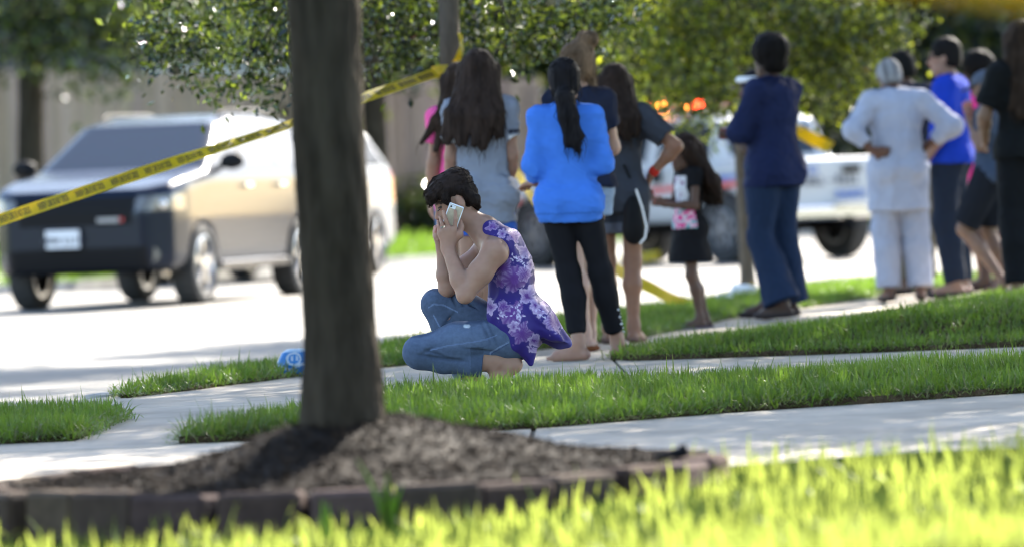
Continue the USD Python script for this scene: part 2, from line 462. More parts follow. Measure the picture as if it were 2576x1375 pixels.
TREE0 = D(864, 1040, 16.8); TREE0 = A([TREE0[0], 16.8, 0.0])
near_poly = Polygon([(-7, 8), (7, 8), (7, 17.3), (2.2, 17.3), (-7, 17.3)])
ring = Point(TREE0[0], TREE0[1]).buffer(1.02)
mid_poly = Polygon([(-1.27, 21.1), (-0.95, 22.6), (-0.74, 23.7), (-0.5, 24.25), (0.2, 24.35), (0.9, 24.4), (2.0, 24.7), (7, 26.0), (7, 23.9), (2.04, 22.7), (0.79, 21.9), (0.06, 21.2)])
left_poly = Polygon([(-1.64, 23.75), (-1.70, 21.75), (-7, 21.6), (-7, 22.6), (-2.3, 23.9)])
strip_poly = Polygon([(-1.80, 26.3), (-1.03, 28.6), (-0.56, 29.6), (0.72, 32.9), (1.38, 36.6), (2.66, 41.3), (4.2, 45.0), (8, 48.4), (6.5, 47.85), (3.45, 45.45), (2.08, 43.45), (1.25, 40.3), (0.39, 36.9), (-0.65, 32.25), (-1.32, 29.5), (-1.86, 26.65)])
up_poly = Polygon([(0.5, 29.1), (0.62, 28.75), (1.6, 28.55), (8, 28.3), (12, 30), (12, 48), (7, 47.2), (5.6, 45.4), (3.9, 40.8), (2.62, 36.1), (1.9, 32.6), (0.9, 30.2)])
walk = Polygon([(-9, 17.3), (9, 17.3), (9, 27), (8, 28.3), (8.1, 47.0), (8.1, 49), (4.2, 45.3), (2.66, 41.4), (1.38, 36.7), (0.72, 33.0), (-0.56, 29.7), (-1.03, 28.7), (-2.0, 26.5), (-2.3, 24.1), (-9, 22.0)])
walk = walk.difference(unary_union([mid_poly, left_poly, up_poly, strip_poly, ring.buffer(0.03), sbox(7, 17.2, 9.2, 50), road_poly]).buffer(0.004))
cuts = [LineString([(-9, 20.95), (-1.3, 20.98), (0.06, 21.19)]), LineString([(-2.4, 25.0), (-0.3, 25.05)]), LineString([(0.55, 24.3), (0.5, 29.2)]), LineString([(2.6, 24.5), (2.7, 28.8)]),
        LineString([(-3.6, 17), (-3.5, 22.2)]), LineString([(-0.02, 17), (0.06, 21.3)]), LineString([(2.0, 17), (2.1, 22.9)]), LineString([(4.4, 17), (4.5, 29)]), LineString([(-9, 19.2), (7, 19.6)]),
        LineString([(-1.5, 27.6), (0.5, 26.4)]), LineString([(-1.2, 29.0), (0.5, 27.6)]), LineString([(-.4, 30.3), (0.8, 29.4)]), LineString([(0.3, 32.1), (1.7, 31.5)]), LineString([(0.9, 34.2), (2.2, 33.8)]), LineString([(1.2, 36.3), (2.6, 35.8)]), LineString([(1.8, 38.8), (3.4, 38.4)]), LineString([(2.5, 41.3), (4, 40.9)]), LineString([(3.2, 43.6), (5, 43.1)])]
pieces = walk.difference(unary_union([c.buffer(0.010) for c in cuts]))
sw = thing('pavement', kind='structure')
for p in pieces.geoms:
    if p.area > 0.02:
        obj('slab', extrude(p, -0.13, 0.0), M['concrete'], sw)
obj('joint_filler', extrude(walk.buffer(-0.01), -0.135, -0.008), M['mortar'], sw)
# apron lip to the road
struct('driveway_apron', extrude(Polygon([(-2.28, 24.15), (-1.98, 26.5), (-2.6, 27.0), (-3.0, 24.1)]), -0.14, -0.06), M['concrete'])


def lawn_h(poly, base, rise, run, amp=0.012):
    pb = list(poly.exterior.coords)[:-1]

    def f(xy):
        xy = A(xy)[:, :2]
        e = edge_dist(xy, pb) * np.where(in_poly(xy, pb), 1, 0)
        return base + rise * sstep(0, run, e) + amp * 2 * (meshkit.fbm(np.c_[xy * 1.3, np.zeros(len(xy))], 3, 5) - .5)
    return f


h_mid = lawn_h(mid_poly, 0.025, 0.03, 0.8)
h_left = lawn_h(left_poly, 0.025, 0.02, 0.5)
h_strip = lawn_h(strip_poly, 0.015, 0.03, 0.6)
h_up = lawn_h(up_poly, 0.03, 0.14, 1.6)


def h_near(xy):
    xy = A(xy)[:, :2]
    return -0.005 - 0.045 * sstep(0.2, -1.6, xy[:, 0]) + 0.02 * (meshkit.fbm(np.c_[xy * 1.1, np.zeros(len(xy))], 3, 9) - .5) + 0.055 * sstep(-.2, 1.2, xy[:, 0]) + 0.13 * sstep(13.6, 10.6, xy[:, 1])


def ragged(poly, amp, seed, step=0.06):
    n = int(poly.exterior.length / step); pts = A([poly.exterior.interpolate(i / n, normalized=True).coords[0] for i in range(n)])
    k = np.c_[pts * 5, np.full(n, seed)]
    pts = pts + amp * np.c_[fb(k, 1, seed, 3), fb(k, 1, seed + 9, 3)]
    return Polygon(pts).buffer(0)


def lawn(name, poly, hf, seed, size=0.25, mt='soil'):
    m = extrude(ragged(poly, 0.10, seed), -0.13, 0.0, size)
    v = A(m.vertices); top = v[:, 2] > -0.001
    v[top, 2] = hf(v[top]); m.vertices = v
    return struct(name, m, M[mt])


lawn('lawn_soil', mid_poly, h_mid, 1); lawn('lawn_soil', left_poly, h_left, 2); lawn('lawn_soil', strip_poly, h_strip, 3); lawn('lawn_soil', up_poly, h_up, 4, 0.4)
lawn('lawn_soil', near_poly.difference(ring.buffer(-0.05)), h_near, 5, 0.3, 'turf')
far_lawn = Polygon(FAR_KERB + [(60, 220), (-60, 220), (-40, 50)]).buffer(-0.05)


def h_far(xy):
    xy = A(xy)[:, :2]; k = A(FAR_KERB)
    e = np.min([np.linalg.norm(xy - (k[i] + t * (k[i + 1] - k[i])), axis=1) for i in range(len(k) - 1) for t in np.linspace(0, 1, 24)], 0)
    return 0.01 + 0.36 * sstep(0.5, 7.0, e)


m = extrude(far_lawn, -0.12, 0.0, 3.0); v = A(m.vertices); top = v[:, 2] > -0.001; v[top, 2] = h_far(v[top]); m.vertices = v
struct('far_lawn', m, M['turf'], smooth=40)


# ------------------------------------------------------------------ grass
def grass(name, poly, dens, hf, length, width, seed, lean=0.5, clump=0.35, tone=(1, 1, 1), dry=0.05, label=None, edge=0, mat='grass', vis=3.4):
    rng = np.random.default_rng(seed)
    x0, y0, x1, y1 = poly.bounds; pb = list(poly.exterior.coords)[:-1]
    n = int((x1 - x0) * (y1 - y0) * (dens if not callable(dens) else 1) if not callable(dens) else 0)
    if callable(dens):
        mx = dens(A([[x0, y0], [x1, y0], [x1, y1], [x0, y1]])).max(); n = int((x1 - x0) * (y1 - y0) * mx)
        p = rng.uniform([x0, y0], [x1, y1], (n, 2)); p = p[rng.uniform(0, mx, n) < dens(p)]
    else:
        p = rng.uniform([x0, y0], [x1, y1], (n, 2))
    p = p[in_poly(p, pb)]
    for hole in poly.interiors:
        p = p[~in_poly(p, list(hole.coords)[:-1])]
    nz = meshkit.fbm(np.c_[p * 2.6, np.full(len(p), seed)], 4, seed)
    p = p[rng.uniform(0, 1, len(p)) < 0.35 + 1.3 * nz]; n = len(p)
    ne = 0
    if edge:
        q = []; ring_ = poly.exterior; L_ = ring_.length
        for t_ in rng.uniform(0, L_, int(L_ * edge)):
            a_ = A(ring_.interpolate(t_).coords[0]); q.append(a_ + rng.normal(0, .028, 2))
        q = A(q); q = q[(np.abs(q[:, 0]) < .2 + .1 * q[:, 1])]; ne = len(q); p = np.vstack([p, q]); n = len(p)
    nz = meshkit.fbm(np.c_[p * 1.7, np.full(len(p), seed)], 3, seed + 3)
    z = hf(p) - 0.008
    if ne:
        z[-ne:] = hf(p[-ne:]) * rng.uniform(.0, 1.0, ne)
    L = length * rng.uniform(0.4, 1.2, n) * (1 + clump * (nz - .5) * 2); L *= np.where(rng.uniform(0, 1, n) > 0.975, 1.45, 1)
    a = rng.uniform(0, 2 * np.pi, n); ln = np.abs(rng.normal(0, lean, n)).clip(0, 1.25); cv = rng.uniform(0.1, 0.8, n)
    if ne:
        ln[-ne:] = rng.uniform(.4, 1.3, ne)
    d = np.c_[np.cos(a), np.sin(a)]; a2 = a + np.pi / 2 + rng.normal(0, .5, n); sd = np.c_[np.cos(a2), np.sin(a2)]
    w = width * rng.uniform(0.6, 1.15, n)

    def at(t, k):
        th = ln * (1 + cv * (t - .3) * 2)
        r = L * t * np.sin(th.clip(0, 1.5)); zz = L * t * np.cos(th.clip(0, 1.5))
        return np.c_[p + d * r[:, None] + sd * (w * k / 2)[:, None], z + zz]
    V = np.stack([at(0, -.8), at(0, .8), at(.55, -1), at(.55, 1), at(1.0, 0)], 1).reshape(-1, 3)
    b = np.arange(n)[:, None] * 5
    F = np.concatenate([b + [0, 1, 3], b + [0, 3, 2], b + [2, 3, 4]], 0)
    base = mixc((0.055, 0.135, 0.016), (0.115, 0.175, 0.028), rng.uniform(0, 1, n) * 0.7 + 0.3 * nz) * A(tone)
    isdry = rng.uniform(0, 1, n) < dry * (0.3 + 1.4 * nz)
    if ne:
        isdry[-ne:] = rng.uniform(0, 1, ne) < .42
    base[isdry] = A((0.24, 0.19, 0.09)) * rng.uniform(.6, 1.1, (isdry.sum(), 1))
    cd = np.repeat(base, 5, 0)
    return obj(name, (V, F), M[mat], cd=cd, label=label, cat='grass', kind='stuff')


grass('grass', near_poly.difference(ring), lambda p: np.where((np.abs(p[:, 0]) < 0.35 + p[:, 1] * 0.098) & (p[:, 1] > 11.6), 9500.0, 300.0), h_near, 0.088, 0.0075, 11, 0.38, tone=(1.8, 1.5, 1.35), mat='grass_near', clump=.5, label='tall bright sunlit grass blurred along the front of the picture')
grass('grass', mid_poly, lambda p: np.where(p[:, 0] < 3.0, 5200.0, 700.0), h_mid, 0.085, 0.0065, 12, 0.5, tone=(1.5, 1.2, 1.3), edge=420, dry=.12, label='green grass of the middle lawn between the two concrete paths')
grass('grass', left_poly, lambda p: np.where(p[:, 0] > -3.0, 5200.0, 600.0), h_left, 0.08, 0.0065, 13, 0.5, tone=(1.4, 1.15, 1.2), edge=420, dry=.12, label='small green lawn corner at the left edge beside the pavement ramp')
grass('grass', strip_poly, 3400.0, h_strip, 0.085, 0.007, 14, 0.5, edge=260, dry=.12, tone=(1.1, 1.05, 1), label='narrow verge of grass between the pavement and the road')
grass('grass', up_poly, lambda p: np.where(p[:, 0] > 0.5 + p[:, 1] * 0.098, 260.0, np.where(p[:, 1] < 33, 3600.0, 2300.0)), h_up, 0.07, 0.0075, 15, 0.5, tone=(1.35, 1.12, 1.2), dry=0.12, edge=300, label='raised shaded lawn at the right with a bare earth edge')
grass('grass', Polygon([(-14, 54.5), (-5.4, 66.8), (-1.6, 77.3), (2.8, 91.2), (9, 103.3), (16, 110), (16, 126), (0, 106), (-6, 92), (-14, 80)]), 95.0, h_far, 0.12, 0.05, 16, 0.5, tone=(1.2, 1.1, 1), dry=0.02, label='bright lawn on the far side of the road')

# weeds standing before the planter
rng = np.random.default_rng(5)
for X, dd, hh, lab in ((818, 15.3, 0.13, 'lone bright grass blade standing before the planter blocks, left of the bigger tuft'), (970, 15.2, 0.21, 'tall bright tuft of grass standing before the planter blocks')):
    q = D(X, 1230, dd); t = thing('grass_tuft', lab, 'grass', (q[0], q[1], -0.03), group=None)
    for i in range(2 if hh < .15 else 9):
        a = rng.uniform(0, 6.28); s = rng.uniform(0.02, .22) * (hh > .15); L = hh * rng.uniform(.6, 1.1)
        pts = [(0.01 * math.cos(a * 3) + L * s * math.cos(a) * k * k * 1.6, L * s * math.sin(a) * k * k, L * k) for k in np.linspace(0, 1, 5)]
        rb = ribbon(pts, A([.008, .011, .011, .008, .002]), [(0.2, -1, 0.1)] * 5)[0]
        obj('blade', rb, M['grass'], t, cd=np.tile((0.12, 0.2, 0.03), (len(rb.vertices), 1)))

# ------------------------------------------------------------------ planter ring and mulch
pl = thing('planter_ring', 'low ring of brown concrete blocks around the mulch under the big trunk', 'planter', (TREE0[0], TREE0[1], 0))
rng = np.random.default_rng(8)
NB = 27
for i in range(NB):
    a = 2 * np.pi * (i + .35) / NB + rng.normal(0, .01); R = 1.035 + 0.03 * math.cos(4 * a) + rng.normal(0, .006)
    b = bevel_box((0.236, 0.125, 0.19), 0.014)
    zz = -0.008 + rng.normal(0, .004)
    b = placed(b, rotz(a + np.pi / 2 + rng.normal(0, .03)) @ rotx(rng.normal(0, .03)), (R * math.cos(a), R * math.sin(a), zz))
    c = A((0.080, 0.055, 0.044)) * rng.uniform(.7, 1.25) * A((1, rng.uniform(.92, 1.08), rng.uniform(.9, 1.2)))
    obj('block', b, M['block'], pl, cd=np.tile(c, (len(b.vertices), 1)))


def mulch_h(x, y):
    r = np.hypot(x, y)
    return 0.068 + 0.165 * np.exp(-(r / 0.42) ** 2) + 0.022 * fb(np.c_[x * 6, y * 6, x * 0], 1, 3, 3) * 2 + 0.05 * np.exp(-(((x - .45) / .4) ** 2 + ((y - .2) / .4) ** 2))


gr = np.linspace(-1, 1, 90); X, Y = np.meshgrid(gr, gr, indexing='ij'); k = np.maximum(np.abs(X), np.abs(Y)); rr = np.hypot(X, Y); s = np.where(rr > 0, k / np.maximum(rr, 1e-9), 0) * 1.0
X, Y = X * s, Y * s; Z = mulch_h(X.ravel(), Y.ravel())
n = 90; ii = np.arange(n * n).reshape(n, n); q = np.stack([ii[:-1, :-1], ii[1:, :-1], ii[1:, 1:], ii[:-1, 1:]], -1).reshape(-1, 4)
bed = trimesh.Trimesh(np.c_[X.ravel() + TREE0[0], Y.ravel() + TREE0[1], Z], np.vstack([q[:, [0, 1, 2]], q[:, [0, 2, 3]]]), process=False)
obj('mulch_bed', bed, M['mulch'], smooth=True, cd=np.tile((0.022, 0.016, 0.012), (len(bed.vertices), 1)), label='dark mound of mulch heaped around the foot of the big trunk', cat='mulch', kind='stuff')
nc = 11000; r = np.sqrt(rng.uniform(0, 1, nc)) * 0.99; a = rng.uniform(0, 6.283, nc); cx, cy = r * np.cos(a), r * np.sin(a); cz = mulch_h(cx, cy) + 0.006
V, F, C = [], [], []
for i in range(nc):
    L, w, t = rng.uniform(.008, .05) * rng.uniform(.4, 1), rng.uniform(.003, .008), rng.uniform(.0015, .004)
    Rm = rotz(rng.uniform(0, 6.28)) @ roty(rng.normal(0, .55)) @ rotx(rng.normal(0, .6))
    v = A([[-L, -w, 0], [L * .8, -w * .7, 0], [L, w, 0], [-L * .9, w * .8, 0], [-L * .7, 0, t * 2], [L * .7, 0, t * 2]]) / 2
    V.append(v @ Rm.T + [cx[i] + TREE0[0], cy[i] + TREE0[1], cz[i]])
    F.append(A([[0, 1, 5], [0, 5, 4], [1, 2, 5], [2, 3, 4], [2, 4, 5], [3, 0, 4], [0, 2, 1], [0, 3, 2]]) + 6 * i)
    C.append(np.tile(A((0.032, 0.021, 0.014)) * rng.uniform(.25, 2.0), (6, 1)))
obj('mulch_chips', (np.vstack(V), np.vstack(F)), M['mulch'], cd=np.vstack(C), label='loose bark chips scattered over the mulch mound under the big trunk', cat='mulch', kind='stuff')
# ------------------------------------------------------------------ trees
def leaves(clumps, n, size, rng, droop=0.3):
    """n folded leaves spread through the clumps (centre, radius) of a crown"""
    C = A([c for c, _ in clumps]); R = A([np.broadcast_to(r, 3) for _, r in clumps], float); vol = R.prod(1)
    k = rng.choice(len(C), n, p=vol / vol.sum())
    u = rng.normal(0, 1, (n, 3)); u /= np.linalg.norm(u, axis=1, keepdims=True); u *= (rng.uniform(0, 1, n) ** 0.45)[:, None]
    # twigs: leaves gather round random sub-centres
    p = C[k] + u * R[k]
    tw = rng.integers(0, max(n // 14, 1), n); tp = p[tw]; p = tp + rng.normal(0, size * 1.5, (n, 3)) * A([1, 1, .8])
    d = rng.normal(0, 1, (n, 3)); d[:, 2] -= droop; d /= np.linalg.norm(d, axis=1, keepdims=True)
    s = np.cross(d, rng.normal(0, 1, (n, 3))); s /= np.linalg.norm(s, axis=1, keepdims=True); nn = np.cross(d, s)
    L = (size * rng.uniform(.6, 1.25, n))[:, None]; w = L * 0.24
    V = np.stack([p, p + d * L * .5 + s * w + nn * L * .08, p + d * L, p + d * L * .5 - s * w + nn * L * .08], 1).reshape(-1, 3)
    b = np.arange(n)[:, None] * 4
    q = np.exp(rng.normal(-.15, .62, n)).clip(.25, 2.4) * np.exp(.5 * rng.normal(0, 1, max(n // 14, 1)))[tw].clip(.45, 1.8)
    cd = q[:, None] * (A((1, 1, 1)) + np.clip(q - 1, 0, 1)[:, None] * A((.35, .12, -.2)))
    return V, np.concatenate([b + [0, 1, 2], b + [0, 2, 3]], 0), np.repeat(cd, 4, 0)


def blob_clumps(c, r, n, rc, rng, low=-1.0):
    """n clump centres in the ellipsoid c, r, more of them near its surface"""
    out = []
    while len(out) < n:
        u = rng.normal(0, 1, 3); u /= np.linalg.norm(u); u *= rng.uniform(0.25, 1) ** 0.5
        if u[2] < low:
            continue
        out.append((A(c) + u * A(r), rc * rng.uniform(.6, 1.35) * A([1.2, 1.2, .8])))
    return out


def tree(name, label, base, path, radii, clumps, nleaf, size, seed, leafm='leaf', barkm='bark2', group=None, nl=12, sides=12, flare=1.35):
    rng = np.random.default_rng(seed); base = A(base, float)
    t = thing(name, label, 'tree', base, group=group)
    path = A(path, float)
    # finer trunk with a flare and uneven surface
    tt = np.linspace(0, len(path) - 1, 5 * len(path)); P_ = np.c_[[np.interp(tt, range(len(path)), path[:, i]) for i in range(3)]].T; Rr = np.interp(tt, range(len(path)), radii)
    P_[:, :2] += 0.02 * Rr[0] / .1 * np.c_[fb(P_ * 1.3, 1, seed), fb(P_ * 1.3, 1, seed + 4)] * sstep(0, .5, P_[:, 2] - P_[0, 2])[:, None]
    tt_z = P_[:, 2].copy(); Rr = Rr * (1 + (flare - 1) * np.exp(-np.maximum(P_[:, 2] - P_[0, 2], 0) / 0.12))
    if sides > 50:
        zz = np.linspace(P_[0, 2], P_[-1, 2], 420); P_ = np.c_[[np.interp(zz, P_[:, 2], P_[:, i]) for i in range(2)] + [zz]].T; Rr = np.interp(zz, np.linspace(zz[0], zz[-1], len(Rr)), Rr) if len(Rr) == len(zz) else np.interp(zz, tt_z, Rr)
    tr = tube(P_, Rr, sides)
    if sides > 50:
        v_ = A(tr.vertices); n_ = vnormals(tr); lowz = np.exp(-np.maximum(v_[:, 2] - .1, 0) / .16); th_ = np.arctan2(n_[:, 1], n_[:, 0])
        rdg = 1 - 2 * np.abs(2 * meshkit.fbm(v_ * A((34, 34, 7)), 3, 3) - 1)
        tr.vertices = v_ + n_ * (.006 * rdg + .012 * fb(v_, (5, 5, 3), 6, 3) * 2 + .013 * lowz * (.4 + .6 * np.cos(th_ * 4 + 1.1)))[:, None]
    obj('trunk', tr, M[barkm], t, smooth=50)
    C = A([c for c, _ in clumps]) - base
    top = P_[-1]
    pick = rng.choice(len(C), min(nl, len(C)), replace=False)
    for i in pick:
        e = C[i]; cand = P_[(P_[:, 2] > P_[-1, 2] * 0.45)]
        j = np.argmin(np.linalg.norm(cand - (e - [0, 0, .5 * np.linalg.norm(e[:2])]), axis=1)); st = cand[j]
        mid = (st + e) / 2 + rng.normal(0, .08, 3) * np.linalg.norm(e - st) + [0, 0, .06 * np.linalg.norm(e - st)]
        r0_ = np.interp(st[2], P_[:, 2], Rr) * .45
        obj('limb', tube([st, st * .6 + mid * .4, mid, mid * .4 + e * .6, e], A([1, .8, .55, .35, .12]) * r0_, 6), M[barkm], t, smooth=60)
    V, F, cd = leaves([(c - base, r) for c, r in clumps], nleaf, size, rng)
    obj('crown', (V, F), M[leafm], t, cd=cd)
    return t


def oak(name, label, base, H, R, low, nleaf, size, seed, tr=0.09, lean=(0, 0), nclump=34, rc=0.5, leafm='leaf', barkm='bark2', group=None, extra=(), nl=12, squash=1.0):
    rng = np.random.default_rng(seed + 100); base = A(base, float); lx, ly = lean
    c = base + [lx, ly, (H + low) / 2]
    cl = blob_clumps(c, (R, R * squash, (H - low) / 2), nclump, rc, rng) + list(extra)
    path = [(0, 0, -.05), (lx * .2, ly * .2, low * .5), (lx * .5, ly * .5, low), (lx * .8, ly * .8, (H + low) / 2), (lx, ly, H * .85)]
    return tree(name, label, base, path, [tr, tr * .9, tr * .8, tr * .45, tr * .12], cl, nleaf, size, seed, leafm, barkm, group, nl)


# the big near trunk (its crown is above the picture)
rng = np.random.default_rng(77)
hi = [(TREE0[0] - .12, TREE0[1], z) for z in (0, 1)]
b0 = TREE0
pts = [D(862, 1075, 16.8), D(855, 760, 16.8), D(832, 400, 16.8), D(812, 0, 16.8)]
pa = [p - A([b0[0], b0[1], 0]) for p in pts]; up_ = (pa[-1] - pa[-2]); pa += [pa[-1] + up_ * 1.3, pa[-1] + up_ * 2.6, pa[-1] + up_ * 4.4 + A([.1, 0, .3])]
cl = blob_clumps((b0[0] - .4, b0[1] + .2, 6.6), (2.3, 2.0, 1.5), 30, .55, rng)
trk = tree('oak_tree', 'thick dark oak trunk rising from the mulch ring', (b0[0], b0[1], 0), pa, [.106, .102, .101, .105, .098, .08, .03], cl, 6000, .09, 40, 'leaf', 'bark', nl=10, sides=110, flare=1.16)

# young street trees in the verge
g2 = D(1128, 300, 32.4)
ext = [(D(X, Y, d), r) for X, Y, d, r in ((430, 60, 31.6, .26), (520, 130, 31.4, .24), (610, 190, 31.2, .22), (560, 40, 31.8, .28), (690, 120, 31.5, .26), (680, 235, 31.2, .15), (600, 235, 31.2, .08), (440, 130, 31.8, .15), (390, 30, 31.8, .13), (700, 270, 31.0, .10), (930, 60, 32.7, .3), (985, 110, 32.7, .22), (950, 165, 32.9, .14), (1040, 20, 33.0, .3), (1200, 60, 33.2, .3), (1290, 80, 32.8, .26), (1390, 60, 32.9, .26), (1480, 40, 33, .26), (1240, 10, 33.4, .26), (760, 30, 31.4, .3), (1560, 30, 33.2, .2), (960, 120, 32.8, .12))]
oak('street_tree', 'young oak with yellow tape tied round its dark trunk, behind the long-haired girls', (g2[0] + .02, 32.4, 0.02), 6.6, 2.1, 2.75, 25000, .062, 1, tr=.068, lean=(.02, 0), extra=ext * 3, nclump=22, rc=.5)
g3 = D(1882, 708, 43.2)
ext = [(D(X, Y, d), r) for X, Y, d, r in ((1600, 90, 42.5, .3), (1690, 160, 42.4, .3), (1760, 60, 42.6, .34), (1740, 250, 42.3, .24), (1660, 230, 42.5, .2), (1800, 190, 42.3, .3), (1720, 320, 42.2, .1), (1780, 300, 42.2, .2), (1830, 270, 42.4, .2), (1570, 180, 42.6, .2), (2060, 120, 42.9, .32), (2130, 190, 42.8, .26), (2050, 210, 42.8, .24), (2190, 110, 43, .3), (2240, 180, 43.1, .2), (2090, 260, 42.7, .14), (2010, 60, 42.8, .3), (1900, 60, 42.8, .36), (1860, 150, 42.6, .25), (2290, 80, 43.2, .2), (1640, 30, 42.8, .3), (2120, 40, 43, .34), (1690, 290, 42.2, .1), (1610, 290, 42.6, .08))]
oak('street_tree', 'slim young oak with yellow-green leaves beside the woman in the navy cardigan', (g3[0], 43.2, 0.0), 5.6, 1.5, 2.3, 24000, .066, 2, tr=.055, lean=(-.1, 0), extra=ext * 3, nclump=18, rc=.45, leafm='leaf_sun')
# the dark oak at the far left
g1 = D(72, 420, 76)
ext = [(D(X, Y, d), r) for X, Y, d, r in ((60, 60, 75, .7), (180, 70, 75, .8), (300, 100, 75, .7), (10, 120, 75, .5), (240, 180, 75, .45), (180, 130, 75, .5), (350, 40, 76, .7), (160, 210, 74.6, .2), (320, 150, 75, .3), (400, 110, 75.5, .4), (120, 30, 75, .7), (30, 20, 75, .7), (250, 30, 75, .7), (420, 40, 76, .6), (500, 60, 77, .6), (560, 120, 78, .45), (480, 140, 77, .3))]
oak('oak_tree', 'dark spreading oak in front of the wooden fence at the far left', (g1[0], 76, 0.0), 8.5, 3.4, 3.4, 15000, .15, 3, tr=.20, lean=(.2, 0), extra=ext * 2, nclump=26, rc=.9, leafm='leaf', barkm='bark')
# shade trees just outside the frame at the right
oak('street_tree', 'shade oak standing on the lawn beyond the right edge', (4.2, 35.0, .1), 9.2, 3.3, 3.3, 30000, .13, 4, tr=.12, nclump=70, rc=.75)
oak('street_tree', 'shade oak by the near driveway beyond the right edge', (3.55, 30.0, .1), 7.8, 3.2, 2.8, 25000, .13, 5, tr=.12, nclump=70, rc=.75)
oak('street_tree', 'shade oak beside the road far beyond the right edge', (4.9, 47.9, .0), 12.6, 3.1, 5.6, 26000, .14, 6, tr=.13, nclump=46, rc=.65)
oak('street_tree', 'shade oak deep in the right-hand garden, out of view', (6.0, 40.5, .1), 9.0, 2.7, 3.2, 20000, .12, 16, tr=.13, nclump=46, rc=.65)
oak('street_tree', 'shade oak on the grass beside the wide driveway, out of view', (4.0, 24.7, .1), 5.0, 2.7, 2.9, 12000, .12, 17, tr=.12, nclump=44, rc=.62)
# unseen trees added around the camera to cut sky fill and reflections
for i, (x, d, H, R) in enumerate(((-6.5, -5, 9, 3.6), (5.5, -7, 9.5, 4.0), (-1.0, -13, 11, 4.5), (-13, -8, 10, 4.5), (12, -3, 9, 4.2), (-11, 6, 8, 3.4), (11, 9, 8, 3.2))):
    oak('added_tree', ('unseen oak added behind the photographer, near left', 'unseen oak added behind the photographer, near right', 'tallest unseen oak added behind the photographer', 'unseen oak added far left behind the photographer', 'unseen oak added far right behind the photographer', 'unseen oak added beyond the left edge near the planter', 'unseen oak added beyond the right edge near the front lawn')[i], (x, d, 0), H, R, 1.4, 3600, .34, 70 + i, tr=.2, nclump=40, rc=1.0, leafm='leaf_far', barkm='bark', group='unseen oaks added around the photographer', nl=6)
# a far belt of trees
far = [(-15, 98, 9, 5.0, 0.8), (-10.5, 108, 10, 4.6, 1.0), (-7.2, 116, 9, 3.8, 1.4), (-3.6, 112, 9.5, 4.0, 1.6), (-2.02, 87.6, 8.0, 2.6, 4.6), (2.2, 112, 9.5, 4.4, 1.2), (-0.4, 101, 8.6, 3.4, 2.6), (5.2, 110, 9.0, 3.6, 1.3), (8.4, 104, 9.2, 3.8, 1.2), (11.6, 110, 9.5, 4.2, 0.8), (15.5, 104, 9.5, 4.6, .6), (0.8, 132, 11, 6, .6), (-9, 134, 11, 6, .6), (9, 134, 11, 6, .6), (18, 126, 11, 6, .6), (-18, 124, 11, 6, .6)]
kinds = ['leftmost tree of the far belt behind the wooden fence', 'broad dark tree behind the fence left of the grey-blue house', 'dark tree just right of the grey-blue house', 'dark tree behind the fence above the silver vehicles', 'dark trunked tree before the fence just right of the big near trunk', 'dark tree before the cream house', 'tree behind the fence, over the hedge and the girl in grey', 'tree behind the flashing truck lights', 'tree behind the woman in the blue cardigan', 'tree behind the old man in white', 'tree at the right end of the far belt', 'tall tree filling the back centre of the far belt', 'tall tree at the back left of the far belt', 'tall tree at the back right of the far belt', 'tall tree at the back beyond the right edge', 'tall tree at the back beyond the left edge']
for i, (x, d, H, R, low) in enumerate(far):
    oak('background_tree', kinds[i], (x, d, 0.3), H, R, low * .62, 8500, .36, 30 + i, tr=.22, nclump=42, rc=1.05, leafm='leaf_far', barkm='bark', group='trees of the far belt', nl=6)
# ------------------------------------------------------------------ fence, hedge, houses
fn = thing('wooden_fence', 'tall weathered cedar board fence along the far side of the road', 'fence', (0, 0, 0))
rng = np.random.default_rng(21)
fa, fb_ = A([-10.5, 73.0]), A([0.6, 95.0]); L = np.linalg.norm(fb_ - fa); dr = (fb_ - fa) / L; ang = math.atan2(dr[1], dr[0])
NBD = 165
for i in range(NBD):
    c = fa + dr * (L * (i + .5) / NBD); hgt = 2.48 + rng.normal(0, .012); z0 = float(h_far([c])[0])
    b = trimesh.creation.box([L / NBD - .012, .02, hgt]); v = A(b.vertices); tp = v[:, 2] > 0
    b = placed(b, rotz(ang) @ roty(rng.normal(0, .004)), (c[0], c[1] + rng.normal(0, .004), z0 + hgt / 2))
    col = mixc((0.32, 0.26, 0.20), (0.20, 0.140, 0.110), sstep(.60, .72, i / NBD)) * rng.uniform(.72, 1.12) * A((1, rng.uniform(.95, 1.04), rng.uniform(.9, 1.08)))  # redder-brown boards to the right, with the trees' shade put into their colour
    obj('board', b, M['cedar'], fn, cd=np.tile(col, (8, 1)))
for k in (0.5, 1.9):
    q0, q1 = np.r_[fa - [.03, -.04], .36 + k], np.r_[fb_ - [.03, -.04], .36 + k]
    r_ = trimesh.creation.box([L, .04, .09]); r_ = placed(r_, rotz(ang), (q0 + q1) / 2 + A([-dr[1], dr[0], 0]) * .035)
    obj('rail', r_, M['cedar'], fn, cd=np.tile((0.3, 0.24, 0.19), (8, 1)))
for i in range(10):
    c = fa + dr * (L * (i + .5) / 10) + A([-dr[1], dr[0]]) * .1
    p_ = box((c[0] - .05, c[1] - .05, 0.1), (c[0] + .05, c[1] + .05, 2.6)); obj('post', p_, M['cedar'], fn, cd=np.tile((0.3, 0.24, 0.19), (8, 1)))

